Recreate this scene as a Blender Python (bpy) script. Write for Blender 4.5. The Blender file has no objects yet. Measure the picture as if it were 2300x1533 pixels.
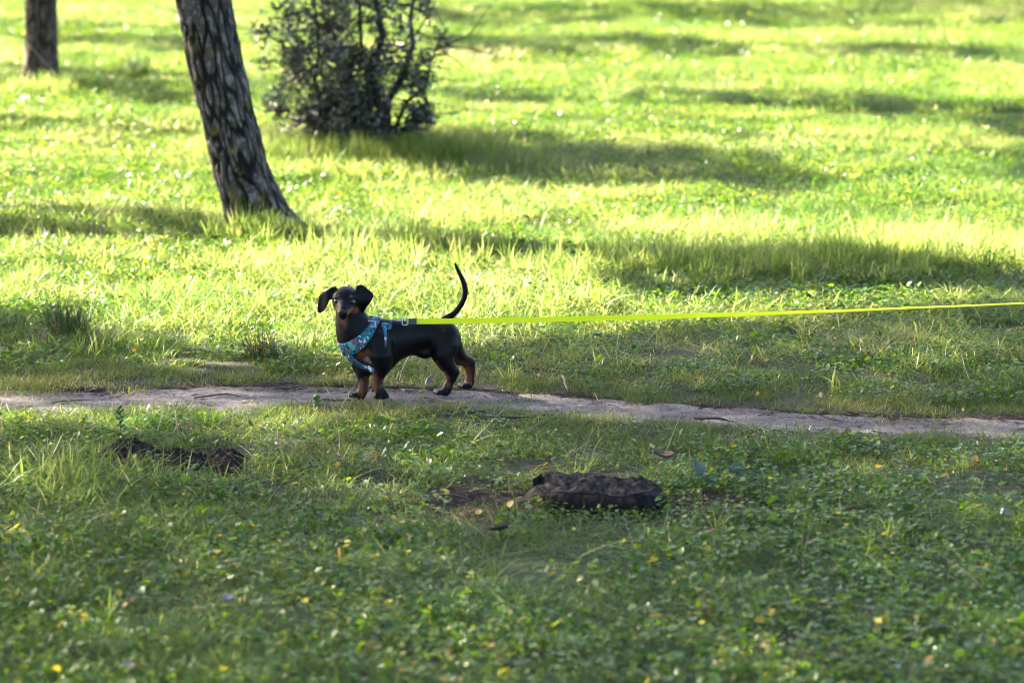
import bpy, math, numpy as np
from mathutils import Vector, Matrix
QUICK = globals().get('QUICK', 0)
R = math.radians
scene = bpy.context.scene
COL = scene.collection

# ------------------------------------------------------------------ camera
CAM = np.array([0.0, 0.0, 1.6]); PITCH = R(9.08); F = 7200.0
cam_d = bpy.data.cameras.new('camera'); cam = bpy.data.objects.new('camera', cam_d); COL.objects.link(cam)
cam.location = CAM; cam.rotation_euler = (R(90) - PITCH, 0, 0)
cam_d.sensor_width = 36; cam_d.lens = F / 2300 * 36
cam_d.clip_start = 0.1; cam_d.clip_end = 2000
cam_d.dof.use_dof = True; cam_d.dof.focus_distance = 9.05; cam_d.dof.aperture_fstop = 4.3
scene.camera = cam

# ------------------------------------------------------------------ light
SUN_EL = R(31); SH = np.array([0.83, -0.557])          # direction in which shadows fall on the ground
SH = SH / np.linalg.norm(SH)
TO_SUN = np.array([-SH[0] * math.cos(SUN_EL), -SH[1] * math.cos(SUN_EL), math.sin(SUN_EL)])
world = bpy.data.worlds.new('World'); scene.world = world; world.use_nodes = True
wn = world.node_tree.nodes; wl = world.node_tree.links
sky = wn.new('ShaderNodeTexSky'); sky.sky_type = 'NISHITA'; sky.sun_disc = False
sky.air_density = .75; sky.dust_density = 2.5; sky.ozone_density = .5; sky.sun_elevation = SUN_EL; sky.sun_rotation = math.atan2(TO_SUN[0], TO_SUN[1])
wl.new(sky.outputs[0], wn['Background'].inputs[0]); wn['Background'].inputs[1].default_value = 0.053
sun_d = bpy.data.lights.new('sun', 'SUN'); sun_d.energy = 5.0; sun_d.angle = R(0.53); sun_d.color = (1.0, 0.91, 0.74)
sun = bpy.data.objects.new('sun', sun_d); COL.objects.link(sun)
sun.rotation_euler = Vector(-TO_SUN).to_track_quat('-Z', 'Y').to_euler(); sun.location = (-10, 12, 15)
scene.view_settings.view_transform = 'Standard'; scene.view_settings.look = 'None'
scene.view_settings.gamma = 1; scene.view_settings.exposure = 3.62
cy = scene.cycles
cy.max_bounces = 3; cy.diffuse_bounces = 1; cy.glossy_bounces = 1; cy.transmission_bounces = 3
cy.transparent_max_bounces = 8; cy.use_adaptive_sampling = True; cy.adaptive_threshold = .02; cy.use_denoising = True; cy.denoiser = 'OPENIMAGEDENOISE'; cy.filter_width = 1.0; cy.caustics_reflective = False; cy.caustics_refractive = False

# ------------------------------------------------------------------ projection helpers
_c = np.array([0, math.cos(PITCH), -math.sin(PITCH)]); _u = np.array([0, math.sin(PITCH), math.cos(PITCH)]); _r = np.array([1.0, 0, 0])
def ray(px, py): return _c + _r * ((px - 1150) / F) + _u * ((766.5 - py) / F)
def P(px, py, Y):
    d = ray(px, py); return CAM + d * (Y / d[1])
def G(px, py, z=0.0):
    d = ray(px, py); return CAM + d * ((z - CAM[2]) / d[2])
def PX(x, y, z=0.0):
    dx, dy, dz = x - CAM[0], y - CAM[1], z - CAM[2]
    dep = dy * _c[1] + dz * _c[2]; up = dy * _u[1] + dz * _u[2]
    return 1150 + F * dx / dep, 766.5 - F * up / dep

# ------------------------------------------------------------------ noise
def _hash(ix, iy, s):
    h = (ix.astype(np.int64) * 374761393 + iy.astype(np.int64) * 668265263 + s * 974711) & 0xffffffff
    h = ((h ^ (h >> 13)) * 1274126177) & 0xffffffff
    return ((h ^ (h >> 16)) & 0xffffff) / float(0xffffff)
def noise2(x, y, s=0):
    x = np.asarray(x, float); y = np.asarray(y, float)
    ix = np.floor(x); iy = np.floor(y); fx = x - ix; fy = y - iy
    fx = fx * fx * (3 - 2 * fx); fy = fy * fy * (3 - 2 * fy)
    a = _hash(ix, iy, s); b = _hash(ix + 1, iy, s); c = _hash(ix, iy + 1, s); d = _hash(ix + 1, iy + 1, s)
    return (a * (1 - fx) + b * fx) * (1 - fy) + (c * (1 - fx) + d * fx) * fy
def fbm(x, y, s=0, o=4):
    v = 0; a = .5; t = 0
    for i in range(o): v = v + a * noise2(x, y, s + i * 17); t += a; x = np.asarray(x) * 2.03; y = np.asarray(y) * 2.03; a *= .5
    return v / t
def sstep(a, b, x): t = np.clip((x - a) / (b - a), 0, 1); return t * t * (3 - 2 * t)

# ------------------------------------------------------------------ object helpers
def mesh_from(name, V, Fc, smooth=False):
    me = bpy.data.meshes.new(name)
    V = np.asarray(V, np.float32)
    if isinstance(Fc, np.ndarray):
        n, k = Fc.shape
        me.vertices.add(len(V)); me.vertices.foreach_set('co', V.ravel())
        me.loops.add(n * k); me.loops.foreach_set('vertex_index', Fc.ravel().astype(np.int32))
        me.polygons.add(n); me.polygons.foreach_set('loop_start', np.arange(0, n * k, k, dtype=np.int32))
        me.polygons.foreach_set('loop_total', np.full(n, k, np.int32)); me.update(calc_edges=True); me.validate()
    else:
        me.from_pydata([tuple(v) for v in V], [], Fc); me.update()
    if smooth: me.polygons.foreach_set('use_smooth', np.ones(len(me.polygons), bool))
    return me
def link(name, me, m=None, parent=None, loc=None):
    o = bpy.data.objects.new(name, me); COL.objects.link(o)
    if m is not None and me is not None and not me.materials: me.materials.append(m)
    if parent is not None: o.parent = parent
    if loc is not None: o.location = loc
    return o
def tag(o, label=None, cat=None, group=None, kind=None):
    if label: o['label'] = label
    if cat: o['category'] = cat
    if group: o['group'] = group
    if kind: o['kind'] = kind
    return o
def empty(name, loc): 
    o = bpy.data.objects.new(name, None); COL.objects.link(o); o.location = loc; o.empty_display_size = .05
    return o
def local(V, o): return np.asarray(V) - np.array(o.location)
def vcol(me, name, C):
    a = me.attributes.new(name, 'FLOAT_COLOR', 'POINT'); C = np.asarray(C, np.float32)
    if C.shape[1] == 3: C = np.hstack([C, np.ones((len(C), 1), np.float32)])
    a.data.foreach_set('color', C.ravel())
class MB:
    def __init__(s): s.V = []; s.F = []
    def add(s, V, Fc):
        b = len(s.V); s.V += [tuple(v) for v in V]; s.F += [tuple(b + i for i in f) for f in Fc]
    def mesh(s, name, smooth=False): return mesh_from(name, np.array(s.V), s.F, smooth)
def tube(mb, pts, rad, n=6, cap=True):
    pts = [np.asarray(p, float) for p in pts]; V = []; Fc = []
    t0 = pts[1] - pts[0]; up = np.array([0, 0, 1.0]) if abs(t0[2]) < .9 * np.linalg.norm(t0) else np.array([1.0, 0, 0])
    for i, p in enumerate(pts):
        t = pts[min(i + 1, len(pts) - 1)] - pts[max(i - 1, 0)]; t = t / (np.linalg.norm(t) + 1e-9)
        a = np.cross(t, up); a /= np.linalg.norm(a) + 1e-9; b = np.cross(a, t); up = b
        for k in range(n):
            an = 2 * math.pi * k / n; V.append(p + (a * math.cos(an) + b * math.sin(an)) * rad[i])
    for i in range(len(pts) - 1):
        for k in range(n): Fc.append((i * n + k, i * n + (k + 1) % n, (i + 1) * n + (k + 1) % n, (i + 1) * n + k))
    if cap: Fc.append(tuple(range(n - 1, -1, -1))); Fc.append(tuple((len(pts) - 1) * n + k for k in range(n)))
    mb.add(V, Fc)

# ------------------------------------------------------------------ materials
def new_mat(name):
    m = bpy.data.materials.new(name); m.use_nodes = True
    return m, m.node_tree.nodes, m.node_tree.links, m.node_tree.nodes['Principled BSDF']
def ramp(nt, stops, src, link_):
    r = nt.new('ShaderNodeValToRGB'); e = r.color_ramp.elements
    while len(e) < len(stops): e.new(.5)
    for i, (p, c) in enumerate(stops): e[i].position = p; e[i].color = (*c, 1)
    link_.new(src, r.inputs[0]); return r
def plain(name, c, rough=.6, spec=.5, metal=0.0, nscale=None, namp=.3, bump=0):
    m, n, l, b = new_mat(name)
    b.inputs['Base Color'].default_value = (*c, 1); b.inputs['Roughness'].default_value = rough
    b.inputs['Specular IOR Level'].default_value = spec; b.inputs['Metallic'].default_value = metal
    if nscale:
        tc = n.new('ShaderNodeTexCoord'); nz = n.new('ShaderNodeTexNoise'); nz.inputs['Scale'].default_value = nscale; nz.inputs['Detail'].default_value = 5
        l.new(tc.outputs['Object'], nz.inputs['Vector'])
        r = ramp(n, [(.3, [v * (1 - namp) for v in c]), (.7, [min(1, v * (1 + namp)) for v in c])], nz.outputs[0], l)
        l.new(r.outputs[0], b.inputs['Base Color'])
        if bump:
            bp = n.new('ShaderNodeBump'); bp.inputs['Strength'].default_value = bump; bp.inputs['Distance'].default_value = .004
            l.new(nz.outputs[0], bp.inputs['Height']); l.new(bp.outputs[0], b.inputs['Normal'])
    return m
def leafy(name, stops, trans=.4, rough=.35, spec=.5, instancer=True, tboost=(2.3, 2.0, 1.0)):
    """leaf material: colour from a per-plant tint value plus a little random; part of the light passes through."""
    m, n, l, b = new_mat(name)
    at = n.new('ShaderNodeAttribute'); at.attribute_name = 'tint'; at.attribute_type = 'INSTANCER' if instancer else 'GEOMETRY'
    bt = n.new('ShaderNodeAttribute'); bt.attribute_name = 'blade_tint'; bt.attribute_type = 'GEOMETRY'
    sm = n.new('ShaderNodeMath'); sm.operation = 'ADD'; sm.use_clamp = True; l.new(at.outputs['Fac'], sm.inputs[0]); l.new(bt.outputs['Fac'], sm.inputs[1])
    r = ramp(n, stops, sm.outputs[0], l)
    l.new(r.outputs[0], b.inputs['Base Color']); b.inputs['Roughness'].default_value = rough; b.inputs['Specular IOR Level'].default_value = spec
    tr = n.new('ShaderNodeBsdfTranslucent'); mu = n.new('ShaderNodeMix'); mu.data_type = 'RGBA'; mu.blend_type = 'MULTIPLY'; mu.inputs[0].default_value = 1
    mu.clamp_result = True
    l.new(r.outputs[0], mu.inputs[6]); mu.inputs[7].default_value = (*tboost, 1); l.new(mu.outputs[2], tr.inputs[0])
    mx = n.new('ShaderNodeMixShader'); mx.inputs[0].default_value = trans
    l.new(b.outputs[0], mx.inputs[1]); l.new(tr.outputs[0], mx.inputs[2]); l.new(mx.outputs[0], n['Material Output'].inputs[0])
    return m
M = {}
M['grass'] = leafy('grass_blade', [(0, (.020, .072, .006)), (.45, (.086, .140, .022)), (.85, (.155, .200, .050)), (1, (.38, .33, .16))], .50, .42, .20, tboost=(3.6, 2.8, 3.4))
M['herb'] = leafy('herb_leaf', [(0, (.014, .052, .004)), (.5, (.066, .136, .009)), (.85, (.140, .185, .020)), (1, (.34, .25, .04))], .36, .33, .30, tboost=(2.6, 2.4, 1.2))
M['turf'] = leafy('turf_blade', [(0, (.045, .085, .020)), (.5, (.090, .135, .030)), (.8, (.18, .185, .055)), (1, (.36, .30, .14))], .36, .45, .2)
M['straw'] = leafy('dry_straw', [(0, (.38, .29, .15)), (1, (.50, .42, .27))], .25, .5, .3, tboost=(1.3, 1.2, 1.0))
M['dead'] = leafy('dead_leaf', [(0, (.14, .05, .025)), (.35, (.42, .22, .05)), (.7, (.50, .36, .10)), (1, (.50, .40, .28))], .25, .5, .3, tboost=(1.4, 1.2, 1.0))
M['wiry'] = leafy('tussock_blade', [(0, (.030, .070, .022)), (.6, (.048, .095, .026)), (.85, (.18, .17, .06)), (1, (.42, .20, .07))], .08, .45, .3, instancer=False)
M['bark_bit'] = plain('bark_bit', (.075, .050, .036), .8, .3, nscale=60, namp=.5)
M['petal'] = plain('yellow_petal', (.52, .43, .05), .6, .2)
M['stem'] = plain('flower_stem', (.10, .17, .04), .5, .4)
M['twig'] = plain('twig', (.060, .038, .028), .8, .3, nscale=80, namp=.5)

# ------------------------------------------------------------------ terrain
_topw = np.array([G(*p)[:2] for p in [(-700, 884), (-300, 882), (0, 879), (300, 880), (520, 868), (700, 869), (900, 874), (1100, 880), (1300, 893), (1600, 915), (1900, 935), (2300, 944), (2700, 955), (3200, 965)]])
_botw = np.array([G(*p)[:2] for p in [(-700, 930), (-300, 922), (0, 918), (300, 922), (500, 916), (700, 907), (900, 909), (1100, 917), (1400, 941), (1700, 957), (2000, 972), (2300, 981), (2700, 992), (3200, 1004)]])
def path_edges(x): return np.interp(x, _topw[:, 0], _topw[:, 1]), np.interp(x, _botw[:, 0], _botw[:, 1])
def path_t(x, y):
    """signed distance-like value across the path: >0 inside (metres from the nearer edge)"""
    a, b = path_edges(x); return np.minimum(a - y, y - b)
def relief(x, y):
    h = (fbm(x * .7 + 3, y * .7, 5, 3) - .5) * .10 + (fbm(x * 3, y * 3, 9, 3) - .5) * .035
    w = sstep(.0, .8, -path_t(x, y)) * (.35 + .65 * sstep(9.5, 12.5, y))
    near_dog = sstep(.35, .9, np.hypot(x + .33, (y - 9.0)))
    d = path_t(x, y)
    return h * w * near_dog - .012 * sstep(-.05, .06, d)
def axis(lo, hi, step, outer):
    a = np.arange(lo, hi + 1e-6, step); e = outer
    return np.concatenate([lo - np.array(e[::-1]), a, hi + np.array(e)])
OUT = [1, 3, 8, 20, 50, 120, 300, 700]
gx = axis(-7, 7, .07, OUT); gy = axis(3, 38, .07, OUT)
XX, YY = np.meshgrid(gx, gy, indexing='ij'); ZZ = relief(XX, YY) * sstep(120, 20, np.hypot(XX, YY - 15))
def gridmesh(name, X, Y, Z, smooth=True):
    nx, ny = X.shape; V = np.stack([X, Y, Z], -1).reshape(-1, 3); i = np.arange(nx * ny).reshape(nx, ny)
    Fq = np.stack([i[:-1, :-1], i[1:, :-1], i[1:, 1:], i[:-1, 1:]], -1).reshape(-1, 4)
    return mesh_from(name, V, Fq, smooth)
m, n, l, b = new_mat('ground_soil'); M['ground'] = m
tc = n.new('ShaderNodeTexCoord'); nz = n.new('ShaderNodeTexNoise'); nz.inputs['Scale'].default_value = 2.2; nz.inputs['Detail'].default_value = 8
l.new(tc.outputs['Object'], nz.inputs['Vector'])
r = ramp(n, [(.35, (.012, .014, .007)), (.5, (.022, .027, .010)), (.65, (.045, .034, .022))], nz.outputs[0], l); l.new(r.outputs[0], b.inputs['Base Color'])
b.inputs['Roughness'].default_value = .9; b.inputs['Specular IOR Level'].default_value = .2
ground = link('ground', gridmesh('ground', XX, YY, ZZ), M['ground']); tag(ground, 'dark soil under the park lawn', kind='structure')

# the trodden path: a thin sheet that rises out of the soil, with ragged edges
m, n, l, b = new_mat('path_dirt'); M['path'] = m
tc = n.new('ShaderNodeTexCoord')
def nzn(sc, det=6, vec=None):
    t = n.new('ShaderNodeTexNoise'); t.inputs['Scale'].default_value = sc; t.inputs['Detail'].default_value = det; l.new(vec or tc.outputs['Object'], t.inputs['Vector']); return t
mp = n.new('ShaderNodeMapping'); mp.inputs['Scale'].default_value = (1, 2.2, 1); l.new(tc.outputs['Object'], mp.inputs['Vector'])
na = nzn(5, 8, mp.outputs[0]); nb = nzn(120, 4); nc = nzn(30, 6)
r1 = ramp(n, [(.35, (.088, .070, .062)), (.55, (.165, .138, .128)), (.7, (.235, .203, .190))], na.outputs[0], l)
r2 = ramp(n, [(.36, (.35, .30, .30)), (.5, (.9, .9, .9)), (.68, (1.25, 1.22, 1.2))], nb.outputs[0], l)
mu = n.new('ShaderNodeMix'); mu.data_type = 'RGBA'; mu.blend_type = 'MULTIPLY'; mu.inputs[0].default_value = .8
l.new(r1.outputs[0], mu.inputs[6]); l.new(r2.outputs[0], mu.inputs[7])
r3 = ramp(n, [(.34, (.40, .36, .36)), (.5, (1, 1, 1))], nc.outputs[0], l)
mu2 = n.new('ShaderNodeMix'); mu2.data_type = 'RGBA'; mu2.blend_type = 'MULTIPLY'; mu2.inputs[0].default_value = .7
l.new(mu.outputs[2], mu2.inputs[6]); l.new(r3.outputs[0], mu2.inputs[7]); l.new(mu2.outputs[2], b.inputs['Base Color'])
b.inputs['Roughness'].default_value = .85; b.inputs['Specular IOR Level'].default_value = .3
bp = n.new('ShaderNodeBump'); bp.inputs['Strength'].default_value = .7; bp.inputs['Distance'].default_value = .006; l.new(nb.outputs[0], bp.inputs['Height']); l.new(bp.outputs[0], b.inputs['Normal'])
px_ = np.arange(-3.2, 3.2, .018); tt = np.linspace(-.35, 1.35, 46)
A, B = path_edges(px_); XXp = np.repeat(px_[:, None], len(tt), 1); YYp = B[:, None] + (A - B)[:, None] * tt[None, :]
edge = np.minimum(tt, 1 - tt)[None, :] * (A - B)[:, None]
ZZp = relief(XXp, YYp) + .010 + (fbm(XXp * 14, YYp * 14, 31, 4) - .5) * .010 * sstep(.12, .0, np.abs(edge)) + (fbm(XXp * 30, YYp * 30, 3, 3) - .5) * .006 - .05 * sstep(.02, -.10, edge)
path = link('path', gridmesh('path', XXp, YYp, ZZp), M['path']); tag(path, 'narrow pale dirt path trodden across the lawn', kind='structure')

# ------------------------------------------------------------------ scatter of plants (geometry nodes on a cloud of points)
rng = np.random.default_rng(7)
def blades(rg, n_, rad, L, W, lean=.35, bend=.5, segs=4, var=.17):
    V = []; Fc = []; T = []
    for _ in range(n_):
        a = rg.uniform(0, 2 * math.pi); q = rad * math.sqrt(rg.uniform()); ph = rg.uniform(0, 2 * math.pi); d = np.array([math.cos(ph), math.sin(ph), 0])
        rt = np.array([q * math.cos(a), q * math.sin(a), -.008]); ll = rg.uniform(*L); w = rg.uniform(*W) / 2
        le = abs(rg.normal(0, lean)); be = abs(rg.normal(0, bend)); tw = ph + math.pi / 2 + rg.normal(0, .6); s = np.array([math.cos(tw), math.sin(tw), 0])
        b0 = len(V)
        for k in range(segs):
            t = k / segs; c = rt + d * ll * (le * t + be * t * t) + np.array([0, 0, ll * (t - .38 * be * t ** 2.2)]); ww = w * (1 - t ** 2.2) * (.75 + .5 * t)
            V += [c - s * ww, c + s * ww]
        V.append(rt + d * ll * (le + be) + np.array([0, 0, ll * (1 - .38 * be - (.25 if be > .8 else 0))]))
        for k in range(segs - 1): Fc.append((b0 + 2 * k, b0 + 2 * k + 1, b0 + 2 * k + 3, b0 + 2 * k + 2))
        Fc.append((b0 + 2 * segs - 2, b0 + 2 * segs - 1, b0 + 2 * segs)); T += [rg.normal(0, var)] * (len(V) - b0)
    return V, Fc, T
def leaf_shape(rg, kind):
    if kind == 0: a = np.linspace(0, 2 * math.pi, 9)[:-1]; rr = 1 + .12 * np.cos(3 * a) ; return np.stack([.5 + .5 * np.cos(a) * rr, .5 * np.sin(a) * rr], 1)
    if kind == 1: return np.array([[0, 0], [.25, .26], [.6, .34], [.88, .18], [1, 0], [.88, -.18], [.6, -.34], [.25, -.26]])
    return np.array([[0, .05], [.2, .3], [.35, .16], [.55, .42], [.7, .18], [1, .1], [1, -.1], [.7, -.18], [.55, -.42], [.35, -.16], [.2, -.3], [0, -.05]])
def herb(rg, n_, rad, L, H, kind, flat=.35, var=.2):
    V = []; Fc = []; T = []; k0 = kind; flats = flat
    for _ in range(n_):
        ph = rg.uniform(0, 2 * math.pi); q = rad * math.sqrt(rg.uniform()); d0 = np.array([math.cos(ph), math.sin(ph), 0]); ph2 = ph + rg.normal(0, .9); d = np.array([math.cos(ph2), math.sin(ph2), 0]); s = np.array([-d[1], d[0], 0]); h = rg.uniform(*H); ll = rg.uniform(*L)
        if kind is None or k0 is None: kind = int(rg.integers(0, 3))
        flat = flats if not isinstance(flats, tuple) else flats[int(rg.integers(0, len(flats)))]
        c = d0 * q + np.array([0, 0, h]); pit = rg.normal(0, flat); rol = rg.normal(0, flat)
        f = d * math.cos(pit) + np.array([0, 0, math.sin(pit)]); up = np.cross(f, s); ss = s * math.cos(rol) + up * math.sin(rol); up = np.cross(f, ss)
        sh = leaf_shape(rg, kind); b0 = len(V); V.append(c + f * ll * .5 - up * ll * .07)
        for u, v in sh: V.append(c + f * ll * u + ss * ll * v + up * ll * (.12 * abs(v) * 2 - .15 * u * u))
        k = len(sh)
        for i in range(k): Fc.append((b0, b0 + 1 + i, b0 + 1 + (i + 1) % k))
        if rg.uniform() < .5:
            b1 = len(V); V += [c - d * ll * .6 + [0, 0, -h - .005], c - d * ll * .6 + s * .0015 + [0, 0, -h - .005], c + s * .0008]; Fc.append((b1, b1 + 1, b1 + 2))
        T += [rg.normal(0, var)] * (len(V) - b0)
    return V, Fc, T
def protos(name, mt, makers):
    c = bpy.data.collections.new(name)
    for i, mk in enumerate(makers):
        me = mesh_from('%s_%02d' % (name, i), np.array(mk[0]), mk[1], True); me.materials.append(mt)
        if len(mk) > 2: a = me.attributes.new('blade_tint', 'FLOAT', 'POINT'); a.data.foreach_set('value', np.array(mk[2], np.float32))
        c.objects.link(bpy.data.objects.new('%s_%02d' % (name, i), me))
    return c
def scatter(name, coll, pts, idx, rot, scl, tint):
    me = bpy.data.meshes.new(name); N = len(pts); me.vertices.add(N); me.vertices.foreach_set('co', np.asarray(pts, np.float32).ravel())
    for nm, ty, key, arr in (('idx', 'INT', 'value', np.asarray(idx, np.int32)), ('rot', 'FLOAT_VECTOR', 'vector', np.asarray(rot, np.float32).ravel()), ('scl', 'FLOAT_VECTOR', 'vector', np.asarray(scl, np.float32).ravel()), ('tint', 'FLOAT', 'value', np.asarray(tint, np.float32))):
        a = me.attributes.new(nm, ty, 'POINT'); a.data.foreach_set(key, arr)
    o = link(name, me)
    ng = bpy.data.node_groups.new('scatter_' + name, 'GeometryNodeTree')
    ng.interface.new_socket('Geometry', in_out='INPUT', socket_type='NodeSocketGeometry'); ng.interface.new_socket('Geometry', in_out='OUTPUT', socket_type='NodeSocketGeometry')
    N_ = ng.nodes; gi = N_.new('NodeGroupInput'); go = N_.new('NodeGroupOutput'); ip = N_.new('GeometryNodeInstanceOnPoints'); ci = N_.new('GeometryNodeCollectionInfo')
    ci.inputs['Collection'].default_value = coll; ci.inputs['Separate Children'].default_value = True; ci.inputs['Reset Children'].default_value = True
    def na_(nm, ty):
        a = N_.new('GeometryNodeInputNamedAttribute'); a.data_type = ty; a.inputs['Name'].default_value = nm; return a.outputs['Attribute']
    e2r = N_.new('FunctionNodeEulerToRotation'); L = ng.links
    L.new(gi.outputs[0], ip.inputs['Points']); L.new(ci.outputs[0], ip.inputs['Instance']); ip.inputs['Pick Instance'].default_value = True
    L.new(na_('idx', 'INT'), ip.inputs['Instance Index']); L.new(na_('rot', 'FLOAT_VECTOR'), e2r.inputs[0]); L.new(e2r.outputs[0], ip.inputs['Rotation'])
    L.new(na_('scl', 'FLOAT_VECTOR'), ip.inputs['Scale']); L.new(ip.outputs[0], go.inputs[0])
    md = o.modifiers.new('scatter', 'NODES'); md.node_group = ng
    return o
# --- places that change what grows there, in ground metres
def blob(x, y, px, py, rx, ry):
    c = G(px, py); return np.exp(-(((x - c[0]) / rx) ** 2 + ((y - c[1]) / ry) ** 2))
def bare(x, y):
    v = np.maximum(blob(x, y, 1340, 1112, .165, .16), blob(x, y, 1060, 1135, .15, .11) * .7)
    v = np.maximum(v, blob(x, y, 1580, 1130, .08, .06) * .7)
    for p in ((285, 1034), (400, 1046), (508, 1046)): v = np.maximum(v, blob(x, y, *p, .085, .20) * .95)
    v = np.maximum(v, blob(x, y, 588, 526, .11, .08)); v = np.maximum(v, blob(x, y, 92, 205, .14, .12))
    return v
BARE_AT = [(1340, 1112, .46), (1060, 1135, .44), (1580, 1130, .30), (285, 1034, .36), (400, 1046, .36), (508, 1046, .36), (585, 505, .40), (92, 194, .42)]
def fine_zone(x, y):
    v = np.abs(y - 9.2) < 1.2
    for px, py, r_ in BARE_AT: c = G(px, py); v = v | (np.hypot(x - c[0], y - c[1]) < r_)
    return v
def cand(per_m2, ylo=4.6, yhi=37, far_fall=True):
    out = []
    y = ylo
    while y < yhi:
        h = .5; w = .17 * y + 1.1; d = per_m2 * (1 if y < 12 else max(.28, (12 / y) ** 1.1)) if far_fall else per_m2
        k = int(d * h * 2 * w); out.append(np.stack([rng.uniform(-w, w, k), rng.uniform(y, y + h, k)], 1)); y += h
    return np.concatenate(out)
def cand_grid(cell, ylo=4.4, yhi=37, jit=.3, grow=.0):
    out = []; y = ylo
    while y < yhi:
        c = cell * (1 + grow * max(0, y - 12)); w = .17 * y + 1.1; k = int(2 * w / c) + 1; xs = -w + c * (np.arange(k) + rng.uniform()); out.append(np.stack([xs + rng.uniform(-jit, jit, k) * c, y + rng.uniform(-jit, jit, k) * c], 1)); y += c
    return np.concatenate(out)
def height_field(x, y):
    """grass height factor: taller bands and the short verge beside the path"""
    px, py = PX(x, y)
    h = .52 + .9 * (fbm(x * 1.1, y * 1.1, 77, 3) - .5) + 1.1 * (fbm(x * 3.3, y * 3.3, 78, 2) - .5)
    d = -path_t(x, y)
    far = y > path_edges(x)[0]
    h = h * np.where(far, .42 + .58 * sstep(.2, .9, d + .25 * (px > 1150)), .40 + .35 * sstep(.3, .8, d))
    h = h + .6 * np.exp(-((py - 515) / 30) ** 2) * (px < 1100) * (px > -200)
    h = h + .75 * np.exp(-((py - 585) / 35) ** 2) * sstep(1200, 1600, px)
    h = h + .9 * np.exp(-((py - 335) / 26) ** 2) * np.exp(-((px - 900) / 330) ** 2)
    h = h + .65 * np.exp(-((py - 1060) / 90) ** 2) * sstep(800, 300, px)
    h = h - .25 * sstep(1150, 1500, px) * sstep(985, 1060, py)
    return np.clip(h, .34, 1.9)
def put(name, coll, nproto, P2, keep, smin, smax, tint, hz=None, tilt=.15, label=None, cat=None):
    P2 = P2[keep]; N = len(P2); x, y = P2[:, 0], P2[:, 1]
    z = relief(x, y); far = np.where(y > 12, (y / 12) ** .25, 1.0)
    s = rng.uniform(smin, smax, N) * far; hs = s * (hz[keep] if hz is not None else 1)
    rot = np.stack([rng.normal(0, tilt, N), rng.normal(0, tilt, N), rng.uniform(0, 6.283, N)], 1)
    o = scatter(name, coll, np.stack([x, y, z], 1), rng.integers(0, nproto, N), rot, np.stack([s * (.6 + .4 * np.minimum(1, hs / s)), s * (.6 + .4 * np.minimum(1, hs / s)), hs], 1) if name in ('verge_grass', 'grass_tufts') else np.stack([s, s, hs], 1), np.clip(tint[keep], 0, 1))
    tag(o, label, cat, kind='stuff'); return o
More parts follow.
